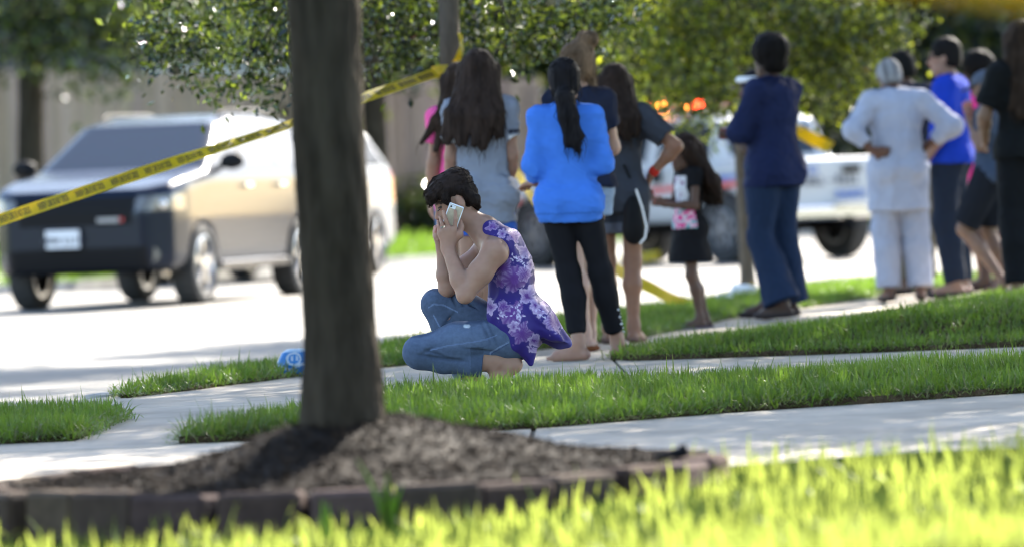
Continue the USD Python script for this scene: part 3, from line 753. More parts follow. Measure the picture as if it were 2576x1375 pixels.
rng = np.random.default_rng(22)
cl = [(D(X, 515 + 8 * math.sin(X), 90.5 + (X - 1000) * .004), A([.5, .5, .28])) for X in range(905, 1440, 28)]
hd = thing('hedge', 'low clipped hedge at the foot of the brown fence beyond the white vehicle', 'hedge', (0, 0, 0))
V, F, cd = leaves(cl, 6000, .13, rng); obj('foliage', (V, F), M['leaf_far'], hd, cd=cd)
obj('stem', cat_([tube([c - [0, 0, .5], c], [.03, .02], 5) for c, _ in cl]), M['bark2'], hd)


def house(name, label, x0, x1, d0, d1, hw, wall, wins, gable='x', z0=0.3, roofh=2.2, doors=()):
    t = thing(name, label, 'house', ((x0 + x1) / 2, d0, z0)); w = (x1 - x0) / 2; dp = d1 - d0
    obj('wall', box((-w, 0, 0), (w, dp, hw)), M[wall], t)
    ov = .45; pts = A([(-w - ov, -ov, hw - .06), (w + ov, -ov, hw - .06), (w + ov, dp + ov, hw - .06), (-w - ov, dp + ov, hw - .06), (-w * .55, dp / 2, hw + roofh), (w * .55, dp / 2, hw + roofh)])
    obj('roof', trimesh.convex.convex_hull(pts), M['roof'], t)
    obj('fascia', box((-w - ov - .01, -ov - .03, hw - .22), (w + ov + .01, -ov + .02, hw + .02)), M['trim'], t)
    for (cx, zc, ww, wh) in wins:
        f = obj('window', box((cx - ww / 2 - .08, -.06, zc - wh / 2 - .08), (cx + ww / 2 + .08, -.005, zc + wh / 2 + .08)), M['trim'], t)
        obj('pane', box((cx - ww / 2, -.075, zc - wh / 2), (cx - .03, -.063, zc + wh / 2)), M['window'], f)
        obj('pane', box((cx + .03, -.075, zc - wh / 2), (cx + ww / 2, -.063, zc + wh / 2)), M['window'], f)
    for (cx, ww, wh, mt) in doors:
        dd = obj('door', box((cx - ww / 2, -.05, 0.02), (cx + ww / 2, -.004, wh)), M[mt], t)
    return t


house('suburban_house', 'unseen brick house added behind the photographer', -9, 9, -26, -19, 3.2, 'brick', [(-4, 1.6, 1.6, 1.4), (4, 1.6, 1.6, 1.4)], z0=0.0)  # house added out of view to hold back sky light from behind
house('suburban_house', 'grey-blue sided house seen above the fence at the left', -11.5, -4.0, 103, 110, 3.0, 'siding', [(-2.2, 1.6, 1.2, 1.3), (1.8, 1.6, 1.2, 1.3)], roofh=2.0)
house('suburban_house', 'pale cream house with a dark window behind the girl in the blue sweatshirt', -1.0, 7.0, 121, 129, 2.7, 'cream', [(2.2, 1.5, 1.6, 1.2)], roofh=2.0, doors=[(-1.6, 1.0, 2.1, 'black_plastic')])
house('suburban_house', 'brown brick house with a wide garage door behind the old man in white', 5.6, 14.5, 118.5, 126, 2.8, 'brick', [(-3.0, 1.5, 1.4, 1.3)], roofh=2.4, doors=[(1.5, 4.6, 2.2, 'cedar_door')])
# ------------------------------------------------------------------ vehicles
def poly_sdf(U, Vv, poly):
    p = np.c_[U.ravel(), Vv.ravel()]; d = edge_dist(p, poly); d[in_poly(p, poly)] *= -1
    return d.reshape(U.shape)


def smax(a, b, k):
    w = np.maximum(k - np.abs(a - b), 0) / k
    return np.maximum(a, b) + w * w * k * 0.25


def car_body(side, plan, sect, wells, h=0.022, k=0.10, well_r=0.42, hollow=()):
    lo = A([min(p[0] for p in plan) - .1, min(p[0] for p in side) - .1, min(p[1] for p in side) - .1]); hi = A([max(p[0] for p in plan) + .1, max(p[0] for p in side) + .1, max(p[1] for p in side) + .1])
    N = np.ceil((hi - lo) / h).astype(int); ax = [lo[i] + h * np.arange(N[i]) for i in range(3)]
    S = poly_sdf(*np.meshgrid(ax[1], ax[2], indexing='ij'), side)[None]
    Pn = poly_sdf(*np.meshgrid(ax[0], ax[1], indexing='ij'), plan)[:, :, None]
    Q = poly_sdf(*np.meshgrid(ax[0], ax[2], indexing='ij'), sect)[:, None, :]
    F = smax(smax(np.broadcast_to(S, N), np.broadcast_to(Q, N), k), np.broadcast_to(Pn, N), k)
    X = np.abs(ax[0])[:, None, None]; Y = ax[1][None, :, None]; Z = ax[2][None, None, :]
    for wy, wz in wells:
        c = np.maximum(np.hypot(Y - wy, Z - wz) - well_r, 0.62 - X)
        F = np.maximum(F, -c)
    for blo, bhi in hollow:
        c = np.maximum(np.maximum(np.maximum(ax[0][:, None, None] - bhi[0], blo[0] - ax[0][:, None, None]), np.maximum(Y - bhi[1], blo[1] - Y)), np.maximum(Z - bhi[2], blo[2] - Z))
        F = np.maximum(F, -c)
    V, Fc = surface_net(F.astype(np.float32), lo, h)
    V = relax(V, Fc, 6)
    return trimesh.Trimesh(V, Fc, process=False)


def split(m, rules, parent, base):
    """rules: (name, material, mask of faces); the first that holds takes the face"""
    V, Fc = A(m.vertices), A(m.faces); n = vnormals(m); left = np.ones(len(Fc), bool); out = {}
    for name, mt, mask in rules + [base + (np.ones(len(Fc), bool),)]:
        f = Fc[mask & left]; left &= ~mask
        if len(f) == 0:
            continue
        u, inv = np.unique(f, return_inverse=True)
        pth = obj(name, trimesh.Trimesh(V[u], inv.reshape(-1, 3), process=False), M[mt], parent, smooth=True)
        UsdGeom.Mesh(pth).GetNormalsAttr().Set(Vt.Vec3fArray.FromNumpy(n[u].astype(np.float32)))
        out[name] = pth
    return out


def wheel(parent, c, r=0.385, w=0.25, side=-1, spokes=5, rim='alloy', rr=0.70):
    prof = A([(r * rr, -w / 2 * .8), (r * .8, -w / 2), (r * .95, -w / 2 * .92), (r, -w / 2 * .7), (r, w / 2 * .7), (r * .95, w / 2 * .92), (r * .8, w / 2), (r * rr, w / 2 * .8)])
    def rev(p, n=36):
        m = trimesh.creation.revolve(p, sections=n); return placed(m, roty(math.pi / 2), c)
    ty = obj('wheel', rev(np.vstack([prof, prof[:1]])), M['tyre'], parent, smooth=40)
    o = side * w / 2
    rp = A([(r * rr, -w / 2 * .8), (r * rr * 1.01, w / 2 * .86), (r * rr * .94, w / 2 * .9), (r * rr * .90, w / 2 * .5), (r * rr * .86, -w / 2 * .3), (r * rr * .86, -w / 2 * .8)])
    ms = [trimesh.creation.revolve(np.vstack([rp, rp[:1]]), sections=36)]
    for i in range(spokes):
        a = 2 * np.pi * i / spokes
        for da in (-.13, .13):
            sp = bevel_box((r * rr * .86, r * .10, .035), .008); ms.append(placed(sp, rotz(a + da), (r * rr * .48 * math.cos(a + da * .5), r * rr * .48 * math.sin(a + da * .5), w / 2 * .62)))
    hb = trimesh.creation.cylinder(radius=r * .16, height=.05, sections=16); hb.apply_translation([0, 0, w / 2 * .66]); ms.append(hb)
    mm = placed(cat_(ms), roty(side * math.pi / 2), c)
    obj('rim', mm, M[rim], ty, smooth=35)
    dk = trimesh.creation.cylinder(radius=r * rr * .9, height=.03, sections=28); obj('brake', placed(dk, roty(math.pi / 2), A(c) - [side * .02, 0, 0]), M['black_plastic'], ty)


def mirror(parent, x, y, z, mt='black_plastic'):
    s = 1 if x > 0 else -1
    md = Solid(.03).ell((x, y, z), (.125, .075, .085)).cone((x - s * .12, y + .02, z - .06), (x - s * .2, y + .02, z - .1), .03, .03)
    obj('mirror', md.mesh(.014), M[mt], parent, smooth=True)


def suv(name, label, loc, rz, paint, kz=1.0, sg='glass_dark'):
    t = thing(name, label, 'car', loc, rz)
    side = [(2.30, .30), (2.46, .34), (2.54, .52), (2.55, .88), (2.44, 1.08), (1.9, 1.19), (1.22, 1.265), (0.36, 1.69), (-.25, 1.775), (-1.2, 1.77), (-1.95, 1.70), (-2.36, 1.24), (-2.46, 1.16), (-2.50, .60), (-2.42, .36), (-2.2, .30)]
    side = [(y, z * kz) for y, z in side]
    plan = [(-.95, -2.25), (-.80, -2.49), (.80, -2.49), (.95, -2.25), (.965, 1.9), (.90, 2.25), (.66, 2.53), (-.66, 2.53), (-.90, 2.25), (-.965, 1.9)]
    sect = [(-.86, .28), (.86, .28), (.95, .45), (.965, .80), (.945, 1.16), (.895, 1.24), (.715, 1.66), (.60, 1.90), (-.60, 1.90), (-.715, 1.66), (-.895, 1.24), (-.945, 1.16), (-.965, .80), (-.95, .45)]
    sect = [(x, z * kz) for x, z in sect]
    m = car_body(side, plan, sect, [(1.52, .385), (-1.5, .385)], k=.12)
    c = A(m.triangles_center); n = A(m.face_normals); x, y, z = c.T; ax = np.abs(x); z = z / kz
    yz = np.c_[y, z]
    dlo = [(1.06, 1.285), (.32, 1.63), (-.4, 1.69), (-1.75, 1.66), (-2.12, 1.30)]
    sidew = in_poly(yz, dlo) & (np.abs(n[:, 0]) > .55)
    pil = (np.abs(y - .05 - .0) < .05) | (np.abs(y + .95) < .05)
    ws = (n[:, 1] > .35) & (z > 1.285) & (z < 1.665) & (ax < .80 - (z - 1.27) * .36) & (y < 1.24)
    rw = (n[:, 1] < -.35) & (z > 1.2) & (z < 1.62) & (ax < .68) & (y < -1.9)
    fr = (n[:, 1] > .25) & (y > 2.0)
    rules = [('windshield', 'glass_dark', ws), ('side_window', sg, sidew & ~pil & (x < 0)), ('side_window', sg, sidew & ~pil & (x > 0)), ('rear_window', sg, rw),
             *[('pillar_trim', 'black_plastic', sidew & pil & (x * s > 0) & ((y > -.4) if f else (y <= -.4))) for s in (-1, 1) for f in (0, 1)],
             ('grille', 'black_plastic', fr & (z > .76) & (z < 1.02) & (ax < .56 + (z - .76) * .2)),
             ('headlight', 'lamp_clear', (y > 1.98) & (z > .88) & (z < 1.02) & (ax > .6) & (n[:, 1] > .05) & (x < 0)), ('headlight', 'lamp_clear', (y > 1.98) & (z > .88) & (z < 1.02) & (ax > .6) & (n[:, 1] > .05) & (x > 0)),
             ('lower_grille', 'black_plastic', fr & (z > .36) & (z < .56) & (ax < .70)),
             ('air_dam', 'black_plastic', (z < .35)),
             ('tail_light', 'lamp_red', (y < -1.95) & (z > .86) & (z < 1.22) & (ax > .62) & (x < 0)), ('tail_light', 'lamp_red', (y < -2.02) & (z > .90) & (z < 1.15) & (ax > .62) & (x > 0)),
             ('rear_bumper', 'black_plastic', (n[:, 1] < -.2) & (z < .55)),
             ('hood', paint, (y > 1.1) & (z > 1.05) & (n[:, 2] > .6)),
             ('roof', paint, (z > 1.6) & (n[:, 2] > .6)),
             ('front_door', paint, (x < 0) & (n[:, 0] < -.5) & (y < 1.02) & (y > .0) & (z > .42)), ('rear_door', paint, (x < 0) & (n[:, 0] < -.5) & (y <= .0) & (y > -1.05) & (z > .42)),
             ('front_door', paint, (x > 0) & (n[:, 0] > .5) & (y < 1.02) & (y > .0) & (z > .42)), ('rear_door', paint, (x > 0) & (n[:, 0] > .5) & (y <= .0) & (y > -1.05) & (z > .42))]
    split(m, rules, t, ('body', paint))
    for sx in (-1, 1):
        for wy in (1.52, -1.5):
            wheel(t, (sx * .83, wy, .385), side=sx)
        mirror(t, sx * 1.07, .98, 1.31 * kz)
        obj('roof_rail', tube([(sx * .60, .0, 1.755 * kz), (sx * .63, -.25, 1.795 * kz), (sx * .63, -1.5, 1.795 * kz), (sx * .60, -1.8, 1.74 * kz)], .017, 6), M['black_plastic'], t, smooth=True)
        fl = trimesh.creation.cylinder(radius=.075, height=.05, sections=16); obj('fog_lamp', placed(fl, rotx(math.pi / 2), (sx * .72, 2.40, .50)), M['lamp_clear'], t)
        for wy in (.15, -.9):
            obj('door_handle', placed(bevel_box((.03, .2, .035), .01), None, (sx * .955, wy, 1.08 * kz)), M['chrome'], t)
        obj('sill', placed(bevel_box((.05, 2.1, .09), .015), None, (sx * .93, 0, .36)), M[paint], t)
        hp = placed(bevel_box((.10, .06, .09), .02), None, (sx * .70, 2.36, .97)); obj('turn_lamp', hp, M['amber'], t)
        pj = trimesh.creation.icosphere(2, .055); obj('projector', placed(pj, None, (sx * .80, 2.31, .975)), M['chrome'], t, smooth=True)
    obj('plate', placed(bevel_box((.34, .015, .17), .004), rotx(-.05), (.12, 2.55, .675)), M['plate'], t)
    obj('plate_frame', placed(bevel_box((.37, .010, .20), .004), rotx(-.05), (.12, 2.542, .675)), M['black_plastic'], t)
    for tx, hh, yy, zz in (('TEXAS', .03, .10, .727), ('HRW 1174', .058, .125, .635)):
        tm = meshkit.text_mesh(tx, hh, .002, True); tm.apply_translation([-tm.bounds[:, 0].mean(), 0, 0])
        obj('lettering', placed(tm, rotz(math.pi) @ rotx(math.pi / 2), (.12, 2.560 if hh > .04 else 2.556, zz)), M['ink_blue' if hh < .04 else 'ink'], t, kind='stuff')
    obj('badge', placed(bevel_box((.22, .012, .045), .004), None, (-.34, 2.545, .84)), M['metal_grey'], t); obj('badge', placed(bevel_box((.03, .013, .045), .004), None, (-.475, 2.535, .84)), M['ink_red'], t)
    return t


def rot_xy(v, a):
    return (rotz(a) @ A([v[0], v[1], 0]))


def put(local, X, Y, d, rz):
    """where a vehicle's origin stands so that the local point lies at X, Y, d"""
    q = D(X, Y, d); o = q - rot_xy(local, rz); return (o[0], o[1], ROADZ)


RZ1 = math.radians(164)
suv('parked_car', 'graphite sport utility vehicle with white plate facing us behind the yellow tape', put((-.83, 1.52), 492, 735, 54.6, RZ1), RZ1, 'paint_dark', 1.04)
RZ2 = math.radians(163)
suv('parked_car', 'white sport utility vehicle half hidden behind the big near trunk', put((-.86, -2.3), 985, 600, 71.0, RZ2), RZ2, 'paint_white', 1.03, 'glass_side')


def truck(label, loc, rz):
    t = thing('pickup_truck', label, 'truck', loc, rz)
    side = [(2.55, .48), (2.86, .50), (2.92, .66), (2.90, 1.02), (2.76, 1.12), (.80, 1.19), (0.16, 1.70), (-.15, 1.765), (-.4, 1.775), (-1.15, 1.77), (-1.48, 1.70), (-1.66, 1.20), (-1.8, 1.185), (-2.86, 1.20), (-2.90, 1.15), (-2.90, .62), (-2.80, .48)]
    plan = [(-.98, -2.86), (-.93, -2.90), (.93, -2.90), (.98, -2.86), (.98, 2.3), (.90, 2.75), (.75, 2.91), (-.75, 2.91), (-.90, 2.75), (-.98, 2.3)]
    sect = [(-.90, .46), (.90, .46), (.98, .60), (.985, .90), (.96, 1.17), (.915, 1.21), (.76, 1.70), (.68, 1.9), (-.68, 1.9), (-.76, 1.70), (-.915, 1.21), (-.96, 1.17), (-.985, .90), (-.98, .60)]
    m = car_body(side, plan, sect, [(1.85, .42), (-1.80, .42)], h=.025, k=.07, well_r=.47, hollow=[((-.86, -2.80, .75), (.86, -1.78, 1.5))])
    c = A(m.triangles_center); n = A(m.face_normals); x, y, z = c.T; ax = np.abs(x); yz = np.c_[y, z]
    fw = in_poly(yz, [(.66, 1.23), (.14, 1.63), (-.30, 1.68), (-.32, 1.23)]); rwn = in_poly(yz, [(-.54, 1.23), (-.54, 1.68), (-1.20, 1.67), (-1.46, 1.60), (-1.54, 1.23)])
    sd = np.abs(n[:, 0]) > .55
    ws = (n[:, 1] > .35) & (z > 1.22) & (z < 1.66) & (ax < .78); bw = (n[:, 1] < -.5) & (z > 1.26) & (z < 1.62) & (y > -1.8) & (ax < .66)
    side_low = sd & (z < 1.2)
    strb = side_low & (z > .93 + .028 * (-y)) & (z < .99 + .028 * (-y)) & (y < -.95) & (y > -2.7); strr = side_low & (z > .84 + .028 * (-y)) & (z <= .91 + .028 * (-y)) & (y > -2.7) & (y < 2.5)
    rules = [('windshield', 'glass_dark', ws), ('back_window', 'glass_dark', bw)]
    for s in (-1, 1):
        rules += [('front_window', 'glass_side', fw & sd & (x * s > 0)), ('rear_window', 'glass_side', rwn & sd & (x * s > 0)),
                  ('tail_light', 'lamp_red', (y < -2.80) & (z > .78) & (z < 1.12) & (ax > .80) & (x * s > 0)),
                  ('blue_stripe', 'ink_blue', strb & (x * s > 0)), ('red_stripe', 'ink_red', strr & (x * s > 0)),
                  ('headlight', 'lamp_clear', (y > 2.6) & (z > .82) & (z < 1.04) & (ax > .62) & (x * s > 0)),
                  ('front_door', 'paint_white', (x * s > 0) & sd & (y < .7) & (y > -.43)), ('rear_door', 'paint_white', (x * s > 0) & sd & (y <= -.43) & (y > -1.65))]
    rules += [('grille', 'black_plastic', (n[:, 1] > .4) & (y > 2.7) & (z > .72) & (z < 1.0) & (ax < .6)), ('undercarriage', 'black_plastic', (z < .53) | ((np.abs(n[:, 0]) < .5) & (z < .8) & (ax > .55) & (y < 2.6) & (y > -2.7))),
              ('tailgate', 'paint_white', (n[:, 1] < -.6) & (y < -2.8) & (z > .62)), ('truck_bed', 'black_plastic', (y < -1.75) & (y > -2.82) & (ax < .87) & (z < 1.19)), ('hood', 'paint_white', (y > .75) & (n[:, 2] > .6)), ('roof', 'paint_white', (z > 1.64) & (n[:, 2] > .6))]
    split(m, rules, t, ('body', 'paint_white'))
    for sx in (-1, 1):
        for wy in (1.85, -1.80):
            wheel(t, (sx * .86, wy, .41), r=.41, w=.27, side=sx, spokes=7, rim='metal_grey', rr=.58)
        mirror(t, sx * 1.16, .42, 1.25)
        obj('door_handle', placed(bevel_box((.03, .16, .04), .01), None, (sx * .985, -.28, 1.08)), M['black_plastic'], t)
        obj('fuel_flap', placed(bevel_box((.02, .17, .17), .008), None, (sx * .99, -.62, 1.06)), M['black_plastic'], t)
        tm = meshkit.text_mesh('SHERIFF', .15, .004, True); tm.apply_translation([-tm.bounds[:, 0].mean(), 0, 0])
        obj('lettering', placed(tm, rotz(-sx * math.pi / -2 if sx > 0 else -math.pi / 2) @ rotx(math.pi / 2), (sx * .99, .0, .95)), M['ink_blue'], t, kind='stuff')
    obj('rear_bumper', cat_([placed(bevel_box((1.86, .16, .16), .03), None, (0, -2.97, .56)), placed(bevel_box((.5, .2, .03), .01), None, (0, -2.98, .655))]), M['chrome'], t)
    obj('hitch', placed(bevel_box((.1, .25, .1), .01), None, (0, -2.98, .42)), M['black_plastic'], t)
    obj('chassis', cat_([placed(bevel_box((.1, 5.2, .14), .02), None, (s * .42, 0, .42)) for s in (-1, 1)] + [tube([(-.8, w, .41), (.8, w, .41)], .07, 10) for w in (1.85, -1.8)] + [placed(trimesh.creation.icosphere(2, .17), None, (0, -1.8, .40))]), M['black_plastic'], t)
    obj('tailgate_handle', placed(bevel_box((.26, .03, .09), .01), None, (.12, -2.91, 1.06)), M['black_plastic'], t)
    for tx, hh, xx, zz, mt in (('911', .10, -.52, 1.02, 'ink_blue'), ('CALL - 9111', .10, -.22, .885, 'ink'), ('SHERIFF', .085, .10, .72, 'ink_blue')):
        tm = meshkit.text_mesh(tx, hh, .004, True); tm.apply_translation([-tm.bounds[:, 0].mean(), 0, 0])
        obj('lettering', placed(tm, rotx(math.pi / 2), (xx, -2.912, zz)), M[mt], t, kind='stuff')
    lb = obj('light_bar', placed(bevel_box((1.3, .28, .05), .015), None, (0, -.25, 1.85)), M['black_plastic'], t)
    lamps = [(-.98, .026, 'red_on'), (-.78, .062, 'orange_on'), (-.40, .052, 'orange_on'), (-.22, .055, 'red_on')]
    obj('lens_cover', placed(bevel_box((1.10, .24, .03), .01), None, (0, -.25, 1.877)), M['lamp_red'], lb)
    for lx, lr, mt in lamps:
        obj('lamp', placed(trimesh.creation.icosphere(2, lr), None, (lx + .10, -.40, 1.90)), M[mt], lb, smooth=True)
    return t


RZ3 = math.radians(37)
truck('white sheriff pickup with blue and red stripes and lit red roof lights', put((-.86, -1.80), 1838, 667, 67.0, RZ3), RZ3)
# ------------------------------------------------------------------ people
REST = dict(pel=(0, 0, .93), waist=(0, -.005, 1.07), chest=(0, -.012, 1.25), upper=(0, -.02, 1.36), neck=(0, -.018, 1.455), head=(0, .012, 1.585))
for s_, n_ in ((1, 'R'), (-1, 'L')):
    REST.update({'sh' + n_: (s_ * .150, -.022, 1.385), 'el' + n_: (s_ * .180, -.035, 1.115), 'wr' + n_: (s_ * .195, .03, .885), 'hd' + n_: (s_ * .02, .12, -1.0), 'hn' + n_: (-s_ * 1.0, 0, 0),
                 'hip' + n_: (s_ * .085, 0, .90), 'kn' + n_: (s_ * .09, .02, .50), 'an' + n_: (s_ * .09, -.03, .085), 'toe' + n_: (s_ * .03, .17, 0)})
SH = .011


def hand(S, w, d, n, k=1.0, curl=.35, side=1):
    w, d, n = A(w, float), A(d, float), A(n, float); d = d / np.linalg.norm(d); n = n - d * (n @ d); n /= np.linalg.norm(n); e = np.cross(d, n) * side
    S.cone(w, w + d * .075 * k, .026 * k, .036 * k, .02, sq=n, f=.5)
    for i, (o, L) in enumerate(((-.030, .062), (-.010, .073), (.010, .07), (.029, .055))):
        a = w + d * .08 * k + e * o * k; b = a + (d * math.cos(curl) + n * math.sin(curl)) * L * .55 * k + e * o * .15 * k; c = b + (d * math.cos(2 * curl) + n * math.sin(2 * curl)) * L * .5 * k
        S.chain([a - d * .02 * k, a, b, c], A([.0105, .0105, .0095, .008]) * k, .006)
    a = w + d * .025 * k - e * .028 * k; b = a + (d * .6 - e * .7 + n * .35) * .035 * k; c = b + (d * .85 - e * .15 + n * .4) * .032 * k
    S.chain([a, b, c], A([.015, .0115, .009]) * k, .012)


def head_frame(J, yaw=0.0, pitch=0.0, tilt=0.0):
    return rotz(yaw) @ rotx(-pitch) @ roty(tilt)          # pitch > 0 looks down


def add_head(S, hc, R, k, ears=True):
    T = lambda p: hc + R @ (A(p, float) * k)
    r = lambda v: A(v) * k
    S.ell(T((0, -.012, .03)), r((.074, .089, .09)), R, .02); S.ell(T((0, .035, -.03)), r((.058, .06, .085)), R, .03)
    S.cone(T((-.035, .02, -.075)), T((0, .072, -.098)), .028 * k, .02 * k, .03); S.cone(T((.035, .02, -.075)), T((0, .072, -.098)), .028 * k, .02 * k, .03)
    S.cone(T((0, .088, .012)), T((0, .112, -.028)), .008 * k, .011 * k, .014); S.ell(T((0, .1, -.032)), r((.017, .013, .009)), R, .01)
    S.cone(T((-.03, .078, .03)), T((.03, .078, .03)), .014 * k, .014 * k, .02)
    S.ell(T((0, .092, -.062)), r((.023, .010, .007)), R, .008); S.ell(T((0, .090, -.073)), r((.019, .010, .008)), R, .008)
    for s in (-1, 1):
        S.ell(T((s * .031, .094, .006)), r((.014, .010, .009)), R, .012, op='sub')
        S.ell(T((s * .031, .079, .006)), r((.0125, .0125, .0125)), R, .004)
        if ears:
            S.ell(T((s * .076, -.01, -.012)), r((.011, .02, .032)), R, .01)
    return T


def skin_cd(V, hc, R, k, col):
    q = (V - hc) @ R / k; c = np.tile(A(col, float), (len(V), 1)); x, y, z = q.T
    c *= (1 + .30 * fb(V * 9, 1, 4)[:, None] + .22 * fb(V * 45, 1, 6)[:, None] * A((.6, 1, 1)))
    lips = (y > .078) & (np.abs(x) < .026) & (z < -.054) & (z > -.082); c[lips] = c[lips] * A((1.0, .62, .62))
    brow = (y > .06) & (np.abs(np.abs(x) - .032) < .021) & (np.abs(z - .028 + .25 * (np.abs(x) - .03) ** 2 * 40) < .006); c[brow] *= .25
    eye = (y > .06) & (np.abs(np.abs(x) - .031) < .013) & (np.abs(z - .006) < .005); c[eye] = A((.04, .03, .025))
    cheek = np.exp(-(((np.abs(x) - .045) / .02) ** 2 + ((z + .025) / .02) ** 2)) * (y > .03); c = c * (1 - .15 * cheek[:, None] * A((0, 1, 1)))
    return c


def body_solid(J, bw=1.0, bd=1.0, fem=True, slim=0.0, limb=1.0, hk=1.0, feet=True, k=.035):
    S = Solid(k)
    S.ell(J['chest'], (.138 * bw - slim, .098 * bd - slim, .165)); S.ell(J['upper'], (.14 * bw - slim, .085 * bd - slim, .085)); S.ell(J['waist'], (.115 * bw - slim, .085 * bd - slim, .13)); S.ell(J['pel'], (.148 * bw - slim, .10 * bd - slim, .115))
    nk = A(J['neck']); S.cone(nk - [0, .005, .06], A(J['head']) + [0, -.012, -.05], .052, .05)
    for n in 'LR':
        S.cone(nk - [0, .005, .02], J['sh' + n], .045, .047); S.cone(J['sh' + n], J['el' + n], .050 * limb, .038 * limb); m = A(J['el' + n]) * .7 + A(J['wr' + n]) * .3
        S.cone(J['el' + n], m, .038 * limb, .038 * limb); S.cone(m, J['wr' + n], .038 * limb, .025 * limb)
        hand(S, J['wr' + n], J['hd' + n], J['hn' + n], hk, J.get('curl' + n, .3), 1 if n == 'L' else -1)
        h_, kn, an = A(J['hip' + n]), A(J['kn' + n]), A(J['an' + n])
        S.cone(h_, kn, .085 * limb - slim, .054 * limb); fw = A(J['toe' + n]); fw = fw / np.linalg.norm(fw)
        cm = kn * .66 + an * .34 - fw * .016; S.cone(kn, cm, .052 * limb, .054 * limb); S.cone(cm, an + [0, 0, .03], .054 * limb, .034 * limb); S.cone(an + [0, 0, .03], an, .034 * limb, .034 * limb)
        if feet:
            hl = an - fw * .04 + [0, 0, -.05]; bl = an + fw * .13 + [0, 0, -.058]; S.cone(hl, bl, .033, .034, .03); S.cone(an, bl, .033, .026, .03); sd = np.cross(fw, [0, 0, 1.0])
            for q, o in enumerate((-.026, -.010, .006, .020, .032)):
                oo = o * (1 if n == 'L' else -1); S.cone(bl + sd * oo, bl + sd * oo + fw * (.055 - .006 * q) + [0, 0, -.010], .014, .0105, .006)
    return S


def shirt_solid(J, hem, sleeve=.5, infl=.012, bw=1.0, bd=1.0, hem_r=.165, hem_f=.7, fem=True, sl_r=(.062, .058), neck=.06, waist_in=0.0, k=.045):
    S = Solid(k); i = infl
    S.ell(J['chest'], (.142 * bw + i, .103 * bd + i, .17)); S.ell(J['upper'], (.145 * bw + i, .088 * bd + i, .085)); S.ell(J['waist'], (.12 * bw + i - waist_in, .092 * bd + i - waist_in, .14))
    if fem:
        for s in (-1, 1):
            S.ell(A(J['chest']) + [s * .065, .075 * bd, .0], .062)
    w, p = A(J['waist']), A(J['pel'])
    S.cone(w + [0, 0, .02], [p[0], p[1], hem - .02], .118 * bw + i - waist_in, hem_r, sq=(0, 1, 0), f=hem_f)
    if hem < .93:
        S.ell(J['pel'], (.158 * bw + i, .113 * bd + i, .135))
        for n in 'LR':
            S.ell(A(J['hip' + n]) + [0, -.042, .0], A((.096, .100, .098)) + i)
    for n in 'LR':
        S.cone(A(J['neck']) - [0, .008, .035], J['sh' + n], .045 + i * .6, .05 + i)
        sh, el, wr = A(J['sh' + n]), A(J['el' + n]), A(J['wr' + n])
        if sleeve <= 1:
            if sleeve > 0.05:
                e = sh + (el - sh) * (sleeve + .1); S.cone(sh, e, sl_r[0], sl_r[1], cut=(sh + (el - sh) * sleeve, el - sh))
        else:
            S.cone(sh, el, sl_r[0], sl_r[1]); e = el + (wr - el) * (sleeve - 1)
            S.cone(el, el + (wr - el) * min(sleeve - .95, 1.05), sl_r[1], sl_r[1] * .72, cut=(e, wr - el))
    if neck:
        S.ell(A(J['neck']) + [0, .012, .045], (neck, neck + .01, .055), op='sub', k=.01)
    S.plane((0, 0, hem), (0, 0, -1))
    return S


def leg_solid(J, top=1.03, length=1.0, infl=.010, bw=1.0, bd=1.0, knee_r=.066, hem_r=.055, thigh_r=.096, butt=True, k=.04):
    """length: 1 = knee, 2 = ankle"""
    S = Solid(k); S.ell(J['pel'], (.152 * bw + infl, .105 * bd + infl, .13))
    for n in 'LR':
        h_, kn, an = A(J['hip' + n]), A(J['kn' + n]), A(J['an' + n])
        if butt:
            S.ell(h_ + [0, -.045, .0], (.082, .085, .085))
        if length <= 1:
            e = h_ + (kn - h_) * length; S.cone(h_, e + (kn - h_) * .12, thigh_r + infl, hem_r, cut=(e, kn - h_))
        else:
            S.cone(h_, kn, thigh_r + infl, knee_r); fw_ = J['toe' + n] / np.linalg.norm(J['toe' + n]); cm = kn * .66 + an * .34 - fw_ * .016; S.cone(kn, cm, .056 + infl, .058 + infl); S.cone(cm, cm * .35 + an * .65, .058 + infl, min(hem_r, .046 + infl)); e = kn + (an - kn) * (length - 1); S.cone(kn, e + (an - kn) * .1, knee_r, hem_r, cut=(e, an - kn))
    S.plane((0, 0, top), (0, 0, 1))
    return S


def finish(name, S, mat, parent, scale, cd, h=None, wr=0.0, wf=(9, 9, 5), seed=0, streak=None, smooth=2, label=None):
    m = S.mesh(h or SH, smooth)
    V = A(m.vertices)
    if wr:
        a = fb(V, wf, seed, 3); Vw = V + .05 * A([fb(V, 4, seed + 7, 2), fb(V, 4, seed + 8, 2), fb(V, 4, seed + 9, 2)]).T
        b = np.clip(1 - np.abs(fb(Vw, A(wf) * 1.5, seed + 5, 2)) * 9, 0, 1); b2 = np.clip(1 - np.abs(fb(Vw, A(wf) * [2.2, 2.2, 3.4], seed + 6, 2)) * 10, 0, 1)
        m = displace(m, wr * (1.3 * a + .45 * b - .25 * b2 - .1))
    if streak:
        amp, R, hc = streak
        q = (V - hc) @ R; m = displace(m, amp * (fb(q, (55, 55, 5), seed, 2) * 1.6 + fb(q, (18, 18, 3), seed + 2, 2)))
    col = cd(V) if callable(cd) else np.tile(A(cd, float), (len(V), 1))
    m = trimesh.Trimesh(A(m.vertices) * scale, m.faces, process=False)
    return obj(name, m, M[mat], parent, smooth=True, cd=col, label=label)


